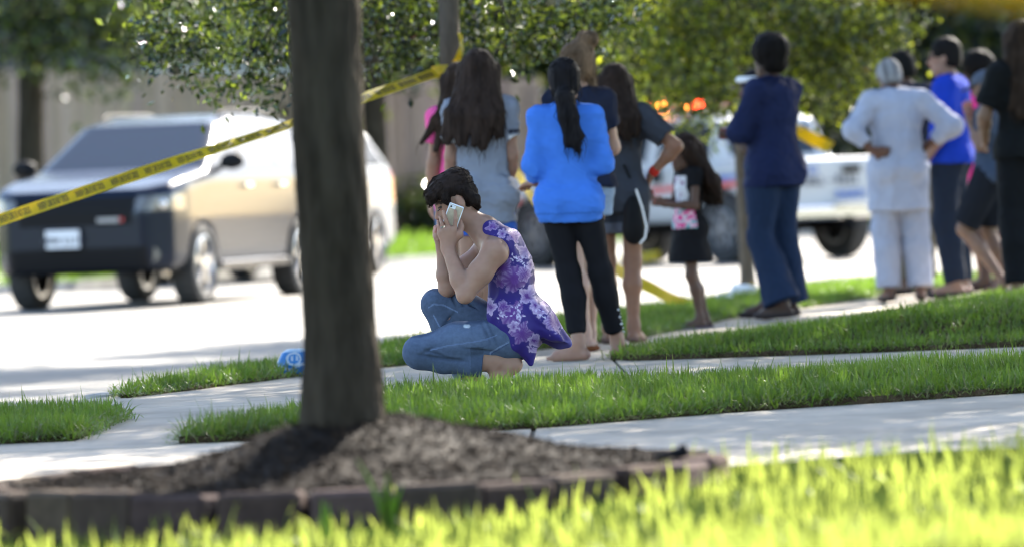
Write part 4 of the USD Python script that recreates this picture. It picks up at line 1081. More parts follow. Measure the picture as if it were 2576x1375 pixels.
def hair_solid(style, J, hc, R, k=1.0, length=.45, spread=.09, sway=(0, 0), seed=1):
    S = Solid(.03); T = lambda p: hc + R @ (A(p, float) * k); r = lambda v: A(v) * k
    rng = np.random.default_rng(seed)
    if style == 'afro':
        S.ell(T((0, -.02, .05)), r((.118, .122, .112)), R); S.ell(T((0, -.05, -.03)), r((.09, .075, .075)), R)
        S.ell(T((0, .12, -.05)), r((.062, .06, .09)), R, op='sub', k=.02); return S
    S.ell(T((0, -.016, .042)), r((.087, .106, .093)), R)
    S.ell(T((0, -.05, -.02)), r((.078, .068, .075)), R)
    if style == 'short':
        S.ell(T((0, .115, -.035)), r((.075, .065, .085)), R, op='sub', k=.012); S.plane(T((0, -.06, -.075)), R @ A((0, .25, -1.0))); return S
    S.ell(T((0, .115, -.055)), r((.058, .06, .095)), R, op='sub', k=.02)
    up = A([0, 0, 1.0])
    if style in ('long', 'curly'):
        n = 13; base = T((0, -.05, .0))
        for i in range(n):
            u = i / (n - 1) * 2 - 1; a = T((u * .075, -.055 + .05 * u * u, .02)); L = length * (1 - .14 * u * u + rng.normal(0, .04))
            b = T((u * .088, -.105 + .035 * u * u, -.11)); c = b + A([u * (spread - .085) * .6 + sway[0] * .4, -.055 + sway[1] * .4, -L * .45]); d = b + A([u * (spread - .085) + sway[0] + rng.normal(0, .006), -.062 + sway[1], -L])
            c = c + A([rng.normal(0, .012), rng.normal(0, .008), 0]); d = d + A([rng.normal(0, .014), rng.normal(0, .008), 0]); S.chain([a, b, c, d], A([.045, .040, .033 * rng.uniform(.8, 1.15), .012 * rng.uniform(.6, 1.6)]) * (1.0 if style == 'long' else 1.7), .02)
        if style == 'curly':
            S.ell(T((0, -.07, -.03)), r((.105, .085, .12)), R); S.ell(T((0, -.10, -.13)), r((.10, .075, .09)), R)
            for i in range(46):
                u = rng.normal(0, 1, 3); u /= np.linalg.norm(u); u[1] = -abs(u[1]) * .8
                p = T((u[0] * .095, u[1] * .10 - .03, u[2] * .09 + .03 - rng.uniform(0, 1) * .18)); S.ell(p, rng.uniform(.02, .034), k=.012)
    elif style == 'pony':
        a = T((0, -.098, -.055)); S.ell(a, .04 * k)
        pts = [a, a + A([.0, -.035, -.03]), a + A([.005 + sway[0] * .3, -.05, -.14]), a + A([.02 + sway[0] * .7, -.06, -.28]), a + A([.035 + sway[0], -.065, -length])]
        S.chain(pts, A([.042, .056, .058, .040, .006]), .02)
        S.chain([pts[2], pts[3] + A([-.03, 0, .0]), pts[4] + A([-.035, 0, .08])], [.04, .03, .007], .02); S.chain([pts[2], pts[3] + A([.03, 0, .03]), pts[4] + A([.03, 0, .1])], [.035, .025, .007], .02)
    elif style == 'bun':
        S.ell(T((.03, -.065, .135)), r((.066, .062, .056)), R, k=.02)
        for i in range(12):
            u = rng.normal(0, 1, 3); S.ell(T(A((.03, -.065, .135)) + u / np.linalg.norm(u) * .052), .018 * k, k=.008)
        S.chain([T((.04, -.06, -.02)), T((.06, -.06, -.14)), T((.05, -.03, -.24))], [.04, .035, .012])
    return S


def person(label, X, d, H, rz, skin, hairc=(.012, .009, .008), z=0.0, over=None, bw=1.0, bd=1.0, fem=True, head_s=1.0, yaw=0.0, pitch=0.0, tilt=0.0, limb=1.0, body_kw=None):
    J = {k_: A(v_, float) if not isinstance(v_, float) else v_ for k_, v_ in REST.items()}
    for k_, v_ in (over or {}).items():
        J[k_] = A(v_, float) if np.ndim(v_) else v_
    q = D(X, 500, d); sc = H / 1.70
    t = thing('person', label, 'person', (q[0], d, z), rz, 'bystanders watching from the pavement')
    R = head_frame(J, yaw, pitch, tilt); hc = J['head']
    S = body_solid(J, bw, bd, fem, slim=.012, limb=limb, hk=.98, **(body_kw or {})); add_head(S, hc, R, head_s)
    finish('body', S, 'skin', t, sc, lambda V: skin_cd(V, hc, R, head_s, skin))
    return t, J, sc, R, hc


def hair(t, J, sc, R, hc, style, col, amp=.006, seed=1, mat='hair', **kw):
    tip = A(col) * 1.6
    def cd(V):
        n = fb((V - hc) @ R, (40, 40, 4), seed, 2)
        return A(col) * (1 + 1.3 * n)[:, None]
    o = finish('hair', hair_solid(style, J, hc, R, seed=seed, **kw), mat, t, sc, cd, h=.010, streak=(amp, R, hc), seed=seed)
    if style in ('long', 'curly', 'pony', 'bun'):
        V = np.array(UsdGeom.Mesh(o).GetPointsAttr().Get()) / sc; N = np.array(UsdGeom.Mesh(o).GetNormalsAttr().Get()); rng = np.random.default_rng(seed + 50); st = []
        for i in rng.choice(len(V), 190, replace=False):
            n = N[i]; up_ = V[i][2] > hc[2] + .02; L = rng.uniform(.05, .13) * (.5 if up_ else 1)
            dd = A([rng.normal(0, .22), rng.normal(0, .2), -1.0 if not up_ else -.4]); dd = dd - n * (dd @ n) * .6; cl = n * rng.uniform(-.004, .012); kx = A([rng.normal(0, .012), 0, 0]) * (2 if style == 'curly' else 1)
            p0 = V[i] - n * .003; st.append(tube([p0, p0 + dd * L * .5 + cl + kx, p0 + dd * L + cl * .6], [.0026, .0022, .0006], 3, caps=False))
        m = cat_(st); m.apply_scale(sc); obj('hair_strands', m, M[mat], t, cd=np.tile(np.clip(A(col) * 1.2, 0, 1), (len(m.vertices), 1)), kind='stuff')
    return o


def shoes(t, J, sc, col, mat='leather', hgt=.035, sole=True):
    for n in 'LR':
        fw = J['toe' + n] / np.linalg.norm(J['toe' + n]); an = J['an' + n]
        S = Solid(.02).cone(an - fw * .045 + [0, 0, -.052], an + fw * .17 + [0, 0, -.060], .040, .040, sq=(0, 0, 1), f=.75)
        S.plane((0, 0, an[2] - .085 + hgt), (0, 0, 1)) if sole else None
        finish('shoe', S, 'cloth' if mat == 'leather' else mat, t, sc, col, h=.009)


SK_FAIR, SK_MID, SK_TAN, SK_DARK = (.33, .20, .145), (.26, .145, .10), (.17, .09, .06), (.055, .030, .021)
BROWN_HAIR, BLACK_HAIR = (.028, .018, .014), (.009, .008, .009)

# girl in grey tee with long hair
t, J, sc, R, hc = person('girl with very long dark hair in grey tee with striped sleeves and blue shorts', 1216, 30.7, 1.63, math.radians(6), SK_MID,
                         bw=.9, over=dict(elR=(.165, -.01, 1.12), wrR=(.155, .15, .90), elL=(-.165, .02, 1.12), wrL=(-.15, .19, .93), hdR=(-.05, .5, -.8)), yaw=-.15, tilt=.06)
def gcd(V):
    c = np.tile(A((.205, .225, .275)), (len(V), 1)); ax = np.abs(V[:, 0]) > .15; u = V[:, 2]
    c[ax & (u < 1.232) & (u > 1.205)] = (.65, .67, .72); c[ax & (u > 1.245) & (u < 1.262)] = (.015, .016, .03); return c
finish('shirt', shirt_solid(J, .74, .62, .018, hem_r=.195, hem_f=.74, sl_r=(.066, .066), k=.04), 'cloth', t, sc, gcd, wr=.016, wf=(7, 7, 9), seed=3)
finish('shorts', leg_solid(J, .90, .55, .008, hem_r=.095, thigh_r=.088, bw=.92), 'cloth', t, sc, (.035, .105, .42), wr=.006, seed=4)
hair(t, J, sc, R, hc, 'long', BROWN_HAIR, .014, 5, length=.285, spread=.165, sway=(-.04, 0), k=1.06)
shoes(t, J, sc, (.1, .05, .03))
# pink top girl half hidden beside her
t, J, sc, R, hc = person('girl in a pink top mostly hidden beside the girl in the grey tee', 1168, 32.0, 1.60, math.radians(20), SK_MID, over=dict(elL=(-.175, .02, 1.12), wrL=(-.16, .13, .92)), yaw=-.3)
finish('shirt', shirt_solid(J, .66, .55, .014, hem_r=.19, sl_r=(.068, .07)), 'cloth', t, sc, (.80, .115, .35), wr=.012, seed=7)
finish('shorts', leg_solid(J, 1.0, .5, .01, hem_r=.09), 'denim', t, sc, (.07, .11, .2))
hair(t, J, sc, R, hc, 'long', (.035, .022, .016), .008, 8, length=.30, spread=.14, sway=(-.09, 0))
shoes(t, J, sc, (.25, .2, .2))
# blue sweatshirt girl
t, J, sc, R, hc = person('barefoot girl in a bright blue sweatshirt and black leggings with a dark ponytail', 1432, 29.2, 1.53, math.radians(-3), SK_MID,
                         over=dict(elL=(-.19, -.03, 1.12), wrL=(-.20, .19, 1.02), hdL=(-.55, .8, -.1), elR=(.20, -.02, 1.12), wrR=(.15, .2, 1.08), hdR=(-.3, 1, .1), hnL=(0, 0, -1), hnR=(-1, 0, 0),
                                   knL=(-.02, .02, .50), anL=(.02, -.05, .085), toeL=(-.16, .06, 0), knR=(.16, .06, .50), anR=(.235, .18, .085), toeR=(.05, .16, 0)), tilt=-.03, head_s=1.02)
finish('shirt', shirt_solid(J, .79, 1.62, .022, bw=1.0, hem_r=.178, hem_f=.66, sl_r=(.064, .064), neck=.055), 'cloth', t, sc, lambda V: A((.05, .165, .56)) * np.where(np.abs(V[:, 2] - .838) < .004, .72, 1.0)[:, None], wr=.015, wf=(5, 5, 7), seed=9)
finish('leggings', leg_solid(J, 1.0, 1.80, .002, knee_r=.060, hem_r=.046), 'cloth', t, sc, (.010, .010, .012), wr=.004, seed=10)
hair(t, J, sc, R, hc, 'pony', BLACK_HAIR, .010, 11, length=.36, sway=(.04, 0), k=1.07)
for i, (a, b) in enumerate(((.27, .31), (.315, .335), (.34, .37))):
    an, kn = J['anR'], J['knR']; u = (an - kn) / np.linalg.norm(an - kn)
    c = kn + (an - kn) * (.56 + .10 * i); o = A([.86, -.5, 0]) * .051
    S = Solid(.004); 
    for q in range(3 + i):
        S.ell(c + o + u * (q - 1) * .012 + A([(-1) ** q * .007, .012 * (q - 1), 0]), .0085)
    finish('leg_print', S, 'cloth', t, sc, (.6, .6, .62), h=.005)
# bun girl behind
t, J, sc, R, hc = person('tall girl with light brown bun, navy tee and pale denim shorts behind the blue sweatshirt', 1462, 30.8, 1.66, math.radians(28), SK_FAIR,
                         over=dict(elR=(.23, .03, 1.12), wrR=(.12, .2, 1.02), knL=(-.05, .02, .5), anL=(-.03, -.03, .085), knR=(.07, .05, .5), anR=(.05, .06, .085)), yaw=.65, tilt=.03)
finish('shirt', shirt_solid(J, .90, .55, .016, hem_r=.165, sl_r=(.068, .068)), 'cloth', t, sc, (.014, .018, .036), wr=.012, seed=13)
finish('shorts', leg_solid(J, 1.0, .36, .014, hem_r=.108), 'denim', t, sc, (.22, .29, .40), wr=.008, seed=14)
hair(t, J, sc, R, hc, 'bun', (.11, .07, .042), .010, 15)
for n in 'LR':
    fw = J['toe' + n] / np.linalg.norm(J['toe' + n]); an = J['an' + n]
    finish('shoe', Solid(.015).cone(an - fw * .05 + [0, 0, -.07], an + fw * .15 + [0, 0, -.072], .042, .044, sq=(0, 0, 1), f=.45).cone(an + fw * .07 + [0, 0, -.04], an + fw * .11 + [0, 0, -.04], .045, .045), 'cloth', t, sc, (.16, .055, .022), h=.009)
# dark grey tee, hand on hip
t, J, sc, R, hc = person('girl in charcoal tee and dark shorts, hand on hip, with a red wristband', 1556, 32.0, 1.56, math.radians(-6), (.20, .10, .062),
                         over=dict(elR=(.37, -.05, 1.19), wrR=(.20, .02, 1.02), hdR=(-.3, .25, -.9), hnR=(-1, 0, 0), knR=(.07, .02, .5), anR=(.065, -.03, .085), elL=(-.24, .0, 1.12)), yaw=.25, tilt=.05)
finish('shirt', shirt_solid(J, .80, .72, .02, bw=1.04, hem_r=.175, sl_r=(.078, .082)), 'cloth', t, sc, (.040, .044, .056), wr=.014, seed=17)
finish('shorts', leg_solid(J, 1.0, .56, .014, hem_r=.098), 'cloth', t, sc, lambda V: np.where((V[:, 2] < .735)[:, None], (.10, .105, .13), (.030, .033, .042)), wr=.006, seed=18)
hair(t, J, sc, R, hc, 'long', (.022, .014, .011), .008, 19, length=.22, spread=.10, sway=(.05, 0))
w = J['wrR'] + (J['elR'] - J['wrR']) * .12; finish('wristband', Solid(.005).cone(w, w + (J['elR'] - J['wrR']) * .06, .033, .033), 'cloth', t, sc, (.45, .03, .02), h=.008)
shoes(t, J, sc, (.16, .10, .08))
# little girl
t, J, sc, R, hc = person('little girl in a short black dress with a pink and white print front, hands raised', 1730, 34.6, 1.15, math.radians(112), (.085, .048, .034),
                         over=dict(head=(0, .02, 1.575), elL=(-.215, .03, 1.10), wrL=(-.12, .28, 1.12), hdL=(.15, 1, .35), elR=(.20, .06, 1.12), wrR=(.08, .31, 1.18), hdR=(-.2, .9, .6), hnL=(1, 0, 0), hnR=(-1, 0, 0), curlL=.7, curlR=.7,
                                   knL=(-.075, .03, .48), anL=(-.08, -.04, .085), knR=(.075, -.05, .48), anR=(.08, -.16, .085)), head_s=1.28, bw=.93, limb=.92, pitch=.1)
def print_cd(V):
    c = np.tile(A((.010, .010, .012)), (len(V), 1)); fr = (V[:, 1] > .045) & (np.abs(V[:, 0]) < .13)
    n = fb(V, (26, 26, 26), 3, 2); up_ = fr & (V[:, 2] > 1.10) & (V[:, 2] < 1.37); lo_ = (V[:, 1] > .0) & (V[:, 2] <= 1.08) & (V[:, 2] > .90)
    c[up_] = np.where((n[up_] > .12)[:, None], (.25, .10, .22), (.60, .60, .64)); c[lo_] = np.where((n[lo_] > .06)[:, None], (.62, .05, .24), np.where((n[lo_] < -.10)[:, None], (.10, .32, .36), (.66, .50, .58))); return c
finish('dress', shirt_solid(J, .60, .42, .016, hem_r=.245, hem_f=.8, sl_r=(.062, .062), fem=False, waist_in=.006), 'cloth', t, sc, print_cd, wr=.012, wf=(10, 10, 3), seed=23)
hair(t, J, sc, R, hc, 'curly', (.020, .012, .009), .018, 24, k=1.34, length=.33, spread=.20, sway=(.0, -.07))
for n in 'LR':
    fw = J['toe' + n] / np.linalg.norm(J['toe' + n]); an = J['an' + n]
    finish('shoe', Solid(.01).cone(an - fw * .05 + [0, 0, -.078], an + fw * .17 + [0, 0, -.078], .042, .046, sq=(0, 0, 1), f=.28).cone(an + fw * .12 + [0, 0, -.05], an + fw * .05 + [.03, 0, -.05], .014, .014), 'flipflop', t, sc, (.1, .08, .12), h=.009)
# woman in cardigan
t, J, sc, R, hc = person('woman with a round afro in a long navy cardigan and flared jeans, arms crossed', 1948, 35.6, 1.74, math.radians(48), SK_DARK, z=.02,
                         over=dict(elL=(-.215, .08, 1.14), wrL=(-.03, .20, 1.12), hdL=(1, .1, .1), hnL=(0, -1, 0), elR=(.24, .10, 1.15), wrR=(.04, .23, 1.16), hdR=(-1, 0, -.05), hnR=(0, -1, 0), head=(0, .0, 1.585),
                                   knL=(-.085, .05, .49), anL=(-.08, -.10, .085), knR=(.10, .02, .49), anR=(.14, .02, .085)), yaw=-.05, bw=1.06, bd=1.12)
finish('cardigan', shirt_solid(J, .80, 1.85, .022, bw=1.1, bd=1.22, hem_r=.205, hem_f=.86, sl_r=(.072, .068), neck=.05), 'cloth', t, sc, (.014, .020, .060), wr=.014, seed=27)
finish('jeans', leg_solid(J, 1.0, 1.98, .014, bw=1.08, bd=1.12, knee_r=.075, hem_r=.125, thigh_r=.108), 'denim', t, sc, (.016, .028, .062), wr=.010, wf=(10, 10, 4), seed=28)
hair(t, J, sc, R, hc, 'afro', (.006, .005, .005), .012, 29)
shoes(t, J, sc, (.05, .04, .04))
# child with headband
t, J, sc, R, hc = person('slim child in a white headband behind the woman in the navy cardigan', 1914, 36.6, 1.57, math.radians(78), SK_DARK, z=.01,
                         over=dict(elL=(-.17, .02, 1.13), wrL=(-.10, .17, 1.25), hdL=(.1, 1, .5), elR=(.17, .02, 1.13), wrR=(.06, .18, 1.25), hdR=(-.1, 1, .3), curlL=.8, curlR=.8), limb=.85, bw=.9, head_s=1.05, pitch=.15)
finish('shirt', shirt_solid(J, .88, .5, .012, bw=.92, hem_r=.15, sl_r=(.058, .058)), 'cloth', t, sc, (.05, .03, .02), wr=.01, seed=31)
finish('shorts', leg_solid(J, 1.0, .5, .01, bw=.92, hem_r=.085), 'cloth', t, sc, (.03, .03, .04), seed=32)
hair(t, J, sc, R, hc, 'short', BLACK_HAIR, .006, 33)
T_ = lambda p: hc + R @ A(p)
S = Solid(.01)
for i in range(14):
    a0, a1 = [2 * np.pi * q / 14 for q in (i, i + 1)]
    f_ = lambda a: T_((.093 * math.cos(a), -.012 + .11 * math.sin(a), .058 + .018 * math.sin(a)))
    S.cone(f_(a0), f_(a1), .021, .021)
finish('headband', S, 'cloth', t, sc, (.70, .71, .75), h=.009)
shoes(t, J, sc, (.05, .04, .04))
# old man in white
t, J, sc, R, hc = person('grey-haired man in a long white tunic and white trousers with hands on his hips', 2262, 39.2, 1.70, math.radians(4), (.11, .055, .037), fem=False, z=0.01,
                         over=dict(chest=(0, .015, 1.25), upper=(0, .03, 1.36), neck=(0, .055, 1.44), head=(-.02, .115, 1.535), shL=(-.175, .0, 1.375), shR=(.175, .0, 1.375), elL=(-.32, -.10, 1.18), wrL=(-.19, -.13, 1.04), hdL=(1, -.05, -.12), hnL=(0, 1, 0), elR=(.38, -.05, 1.19), wrR=(.20, .03, 1.05), hdR=(-.3, .5, -.7), hnR=(-1, 0, 0),
                                   knL=(-.10, .02, .5), anL=(-.10, -.03, .085), knR=(.11, .02, .5), anR=(.12, -.02, .085)), bw=1.1, bd=1.05, pitch=.55, yaw=.15)
finish('tunic', shirt_solid(J, .62, 1.66, .026, bw=1.12, bd=1.1, hem_r=.225, hem_f=.72, sl_r=(.070, .068), fem=False, neck=.05), 'cloth', t, sc, (.34, .36, .45), wr=.018, wf=(6, 6, 2.6), seed=37)
finish('trousers', leg_solid(J, 1.0, 1.97, .022, bw=1.05, knee_r=.088, hem_r=.085, thigh_r=.115), 'cloth', t, sc, (.31, .33, .42), wr=.014, wf=(9, 9, 3), seed=38)
hair(t, J, sc, R, hc, 'short', (.20, .20, .21), .005, 39)
shoes(t, J, sc, (.05, .04, .035))
# man behind him
t, J, sc, R, hc = person('dark-haired man in a navy shirt standing behind the man in white', 2290, 41.2, 1.77, math.radians(25), (.11, .062, .042), fem=False, z=0.01, bw=1.1, pitch=.25, yaw=.15, over=dict(head=(.0, .06, 1.565)))
finish('shirt', shirt_solid(J, .86, .6, .02, bw=1.12, hem_r=.18, fem=False, sl_r=(.075, .075)), 'cloth', t, sc, (.014, .018, .034), wr=.012, seed=41)
finish('trousers', leg_solid(J, 1.0, 1.95, .014, knee_r=.075, hem_r=.07), 'cloth', t, sc, (.10, .085, .06), wr=.01, seed=42)
hair(t, J, sc, R, hc, 'short', (.006, .006, .006), .006, 43)
shoes(t, J, sc, (.02, .02, .02))
# royal blue tee man with glasses
t, J, sc, R, hc = person('man with glasses in a royal blue tee and dark jeans looking to the left', 2394, 39.9, 1.80, math.radians(72), (.23, .135, .10), fem=False, z=0.01, bw=1.06, yaw=.1, pitch=.06,
                         over=dict(elL=(-.235, -.03, 1.11), wrL=(-.21, .12, .90), hdL=(.1, .4, -.9), knL=(-.09, .03, .5)))
finish('shirt', shirt_solid(J, .88, .75, .022, bw=1.1, bd=1.15, hem_r=.185, hem_f=.8, fem=False, sl_r=(.08, .08)), 'cloth', t, sc, (.012, .042, .38), wr=.012, seed=47)
finish('jeans', leg_solid(J, 1.0, 1.96, .014, knee_r=.078, hem_r=.075), 'denim', t, sc, (.014, .020, .036), wr=.01, seed=48)
hair(t, J, sc, R, hc, 'short', (.008, .007, .007), .005, 49)
S = Solid(.003)
for s in (-1, 1):
    for i in range(12):
        a0, a1 = [2 * np.pi * q / 12 for q in (i, i + 1)]; f_ = lambda a: hc + R @ A((s * .033 + .026 * math.cos(a), .106, .004 + .019 * math.sin(a)))
        S.cone(f_(a0), f_(a1), .0035, .0035)
    S.cone(hc + R @ A((s * .06, .1, .01)), hc + R @ A((s * .08, -.01, .008)), .0035, .0035)
S.cone(hc + R @ A((-.01, .115, .01)), hc + R @ A((.01, .115, .01)), .0035, .0035)
finish('glasses', S, 'black_plastic', t, sc, (0.02, .02, .02), h=.0045)
shoes(t, J, sc, (.03, .03, .035))
# curly hair, pink dress
t, J, sc, R, hc = person('curly-haired woman in bright pink dress behind the man in royal blue', 2482, 41.6, 1.70, math.radians(50), SK_DARK, z=0.01, over=dict(head=(-.07, .0, 1.60), elL=(-.22, .0, 1.12), wrL=(-.12, .2, 1.02)))
finish('dress', shirt_solid(J, .52, .25, .016, hem_r=.20, sl_r=(.06, .06)), 'cloth', t, sc, (.72, .035, .28), wr=.01, seed=51)
hair(t, J, sc, R, hc, 'afro', (.007, .006, .006), .012, 53)
shoes(t, J, sc, (.05, .03, .03))
# grey cap
t, J, sc, R, hc = person('youth in a grey-blue cap, slate shirt and black shorts with one knee bent', 2494, 38.6, 1.52, math.radians(70), (.17, .10, .07), z=.03, fem=False,
                         over=dict(elL=(-.19, .02, 1.14), wrL=(-.10, .13, 1.36), hdL=(.2, .1, 1), knL=(-.09, .20, .52), anL=(-.09, -.09, .085), knR=(.1, .06, .5), anR=(.1, -.05, .085)), pitch=.2)
finish('shirt', shirt_solid(J, .86, .55, .02, bw=1.05, hem_r=.175, fem=False, sl_r=(.07, .07)), 'cloth', t, sc, (.045, .062, .10), wr=.012, seed=57)
finish('shorts', leg_solid(J, 1.0, .92, .016, hem_r=.10, thigh_r=.108), 'cloth', t, sc, (.012, .014, .020), wr=.01, seed=58)
S = Solid(.02).ell(hc + R @ A((0, -.012, .05)), (.093, .112, .085), R); S.plane(hc + R @ A((0, 0, .03)), R @ A((0, 0, -1.0)))
finish('cap', S, 'cloth', t, sc, (.075, .092, .13), h=.009)
finish('cap_brim', Solid(.01).cone(hc + R @ A((0, .08, .035)), hc + R @ A((0, .15, .02)), .07, .055, sq=R @ A((0, .15, 1.0)), f=.12), 'cloth', t, sc, (.07, .085, .12), h=.008)
shoes(t, J, sc, (.03, .03, .03))
# child behind in denim shorts
t, J, sc, R, hc = person('child in denim shorts mostly hidden behind the youth in the cap', 2440, 43.0, 1.28, math.radians(40), (.20, .11, .075), z=.01, head_s=1.15)
finish('shirt', shirt_solid(J, .84, .5, .016, hem_r=.17, fem=False), 'cloth', t, sc, (.05, .06, .09), seed=61)
finish('shorts', leg_solid(J, 1.0, .86, .016, hem_r=.095), 'denim', t, sc, (.04, .07, .13), seed=62)
hair(t, J, sc, R, hc, 'short', BLACK_HAIR, .006, 63)
shoes(t, J, sc, (.1, .1, .1))
# woman in black at the right edge
t, J, sc, R, hc = person('woman in black tee and trousers with long brown hair at the right edge', 2584, 36.6, 1.78, math.radians(14), (.2, .12, .08), z=.05,
                         over=dict(elL=(-.25, .02, 1.13), wrL=(-.19, .20, .98), hdL=(.2, .9, -.3)), yaw=-.1)
finish('shirt', shirt_solid(J, .86, .78, .022, bw=1.08, hem_r=.185, sl_r=(.082, .09)), 'cloth', t, sc, (.010, .011, .012), wr=.012, seed=67)
finish('trousers', leg_solid(J, 1.0, 1.96, .014, knee_r=.08, hem_r=.085), 'cloth', t, sc, (.011, .012, .014), wr=.01, seed=68)
hair(t, J, sc, R, hc, 'long', (.030, .019, .013), .008, 69, length=.36, spread=.10)
shoes(t, J, sc, (.02, .02, .02))
# ------------------------------------------------------------------ the crouching woman (x right, y away from the camera, z up)
WD = 24.6; WO = D(1200, 990, WD); WO = A([WO[0], WD, 0.0])


def Wp(X, Y, y=0.0):
    return D(X, Y, WD + y) - WO


def Wuv(V):
    v = A(V) + WO - CAM; dpt = v @ cf
    return (512 + FPX * (v @ cr) / dpt) * 2576 / 1024, (273 - FPX * (v @ cu) / dpt) * 2576 / 1024


wt = thing('person', 'short-haired woman crouching barefoot in purple floral top and jeans, on her phone', 'person', WO)
WR = rotz(math.radians(90) + .06) @ rotx(-math.radians(25)); WH = Wp(1148, 504, .0)
S = Solid(.03)
T_ = add_head(S, WH, WR, 0.96)
NB = Wp(1218, 578, .0)
S.cone(Wp(1163, 540, 0), NB, .050, .056); S.cone(NB, Wp(1245, 620, .0), .056, .07)
S.ell(Wp(1262, 628, 0), (.085, .14, .10)); S.ell(Wp(1283, 690, 0), (.085, .125, .12)); S.ell(Wp(1290, 775, 0), (.085, .115, .10)); S.ell(Wp(1290, 845, 0), (.09, .14, .085))
LS, LE, LW = Wp(1245, 632, -.155), Wp(1171, 738, -.175), Wp(1127, 624, -.118)
RS, RE, RW = Wp(1228, 622, .15), Wp(1126, 722, .06), Wp(1114, 622, .045)
for s_, e_, w_ in ((LS, LE, LW), (RS, RE, RW)):
    S.cone(NB + [0.01, 0, -.01], s_, .045, .050, .04); S.cone(s_, s_ * .5 + e_ * .5, .054, .050); S.cone(s_ * .5 + e_ * .5, e_, .050, .037); m_ = e_ * .68 + w_ * .32
    S.cone(e_, m_, .037, .041, .015); S.cone(m_, w_, .041, .0265, .015); S.ell(e_ + [-.004, 0, -.008], .034, k=.01)
# left hand: back of the hand towards us, fingers over the telephone
kn = [Wp(1143, 578, -.126), Wp(1130, 575, -.133), Wp(1117, 579, -.131), Wp(1107, 587, -.122)]
tips = [[Wp(1146, 552, -.132), Wp(1145, 530, -.128)], [Wp(1122, 553, -.139), Wp(1115, 531, -.125)], [Wp(1112, 562, -.135), Wp(1107, 546, -.112)], [Wp(1104, 570, -.122), Wp(1102, 556, -.098)]]
S.cone(LW, (kn[1] + kn[2]) / 2 + [0, .006, -.008], .027, .030, .02, sq=(0, 1, 0), f=.62)
for k_ in kn:
    S.cone(LW * .7 + k_ * .3, k_, .014, .0118, .014)
for k_, (a_, b_) in zip(kn, tips):
    S.chain([k_, a_, b_], [.0104, .0088, .0070], .003)
S.chain([LW + [.014, .012, .02], Wp(1156, 590, -.112), Wp(1160, 570, -.10), Wp(1158, 556, -.092)], [.018, .015, .0118, .0095], .012)
# right hand: a loose fist held to the mouth
S.cone(RW, Wp(1106, 592, .0), .026, .030, .02); S.ell(Wp(1104, 586, -.004), (.022, .030, .028), k=.012)
for i, (X, Y) in enumerate(((1096, 572), (1094, 581), (1095, 590), (1099, 598))):
    S.chain([Wp(X + 9, Y - 4, .022), Wp(X, Y, .004), Wp(X + 4, Y + 3, -.024)], [.0095, .0100, .0080], .003)
# legs below the cuffs and bare feet
S.cone(Wp(1295, 850, -.09), Wp(1050, 888, -.13), .082, .05); S.cone(Wp(1056, 896, -.13), Wp(1212, 908, -.12), .045, .036); S.cone(Wp(1212, 908, -.12), Wp(1245, 908, -.12), .036, .031)
hl, bl = Wp(1291, 916, -.12), Wp(1250, 970, -.125)
S.cone(Wp(1245, 908, -.12), hl, .031, .029, .02); S.cone(hl, bl, .028, .025, .02); S.cone(Wp(1240, 925, -.12), bl, .024, .022, .02); S.ell(hl + [.004, 0, .004], .031)
for q, o in enumerate((-.036, -.019, -.003, .013, .027)):
    S.chain([bl + [0, o, -.004], bl + [-.03, o, -.024], bl + [-.058 + .006 * q, o, -.028]], [.015, .0125, .0105], .006)
S.cone(Wp(1275, 850, .09), Wp(1098, 768, .10), .082, .05); S.cone(Wp(1098, 768, .10), Wp(1172, 930, .05), .048, .036); bl2 = Wp(1186, 976, .045); S.cone(Wp(1172, 930, .05), Wp(1196, 955, .05), .035, .033); S.cone(Wp(1196, 955, .05), bl2, .033, .027)
for q, o in enumerate((-.03, -.012, .004, .018, .032)):
    S.chain([bl2 + [0, o, -.004], bl2 + [-.03, o, -.014], bl2 + [-.058, o, -.018]], [.015, .0125, .0105], .006)


def wskin(V):
    c = skin_cd(V, WH, WR, 1.0, (.29, .168, .118))
    toe = V[:, 2] < .10; c[toe] *= A((1.05, .95, .92))
    return c


finish('body', S, 'skin', wt, 1.0, wskin, h=.0040, smooth=2)

# top
S = Solid(.045)
S.ell(Wp(1268, 622, 0), (.085, .155, .085)); S.ell(Wp(1286, 690, 0), (.101, .150, .13)); S.ell(Wp(1284, 765, 0), (.100, .145, .105)); S.ell(Wp(1302, 828, 0), (.108, .175, .085), roty(.55))
for y in (-.105, .1):
    S.cone(NB + [.035, y * .55, .0], Wp(1256, 608, y), .040, .046)
S.ell(Wp(1352, 800, 0), (.155, .15, .040), roty(math.radians(50))); S.ell(Wp(1362, 785, 0), (.11, .13, .040), roty(math.radians(52))); S.ell(Wp(1393, 838, -.02), (.085, .14, .022), roty(math.radians(35)))
S.cone(Wp(1318, 835, -.12), Wp(1334, 912, -.13), .050, .012, .05); S.cone(Wp(1290, 812, -.13), Wp(1320, 885, -.135), .06, .025, .05); S.cone(Wp(1262, 790, -.12), Wp(1300, 850, -.13), .06, .045, .05)
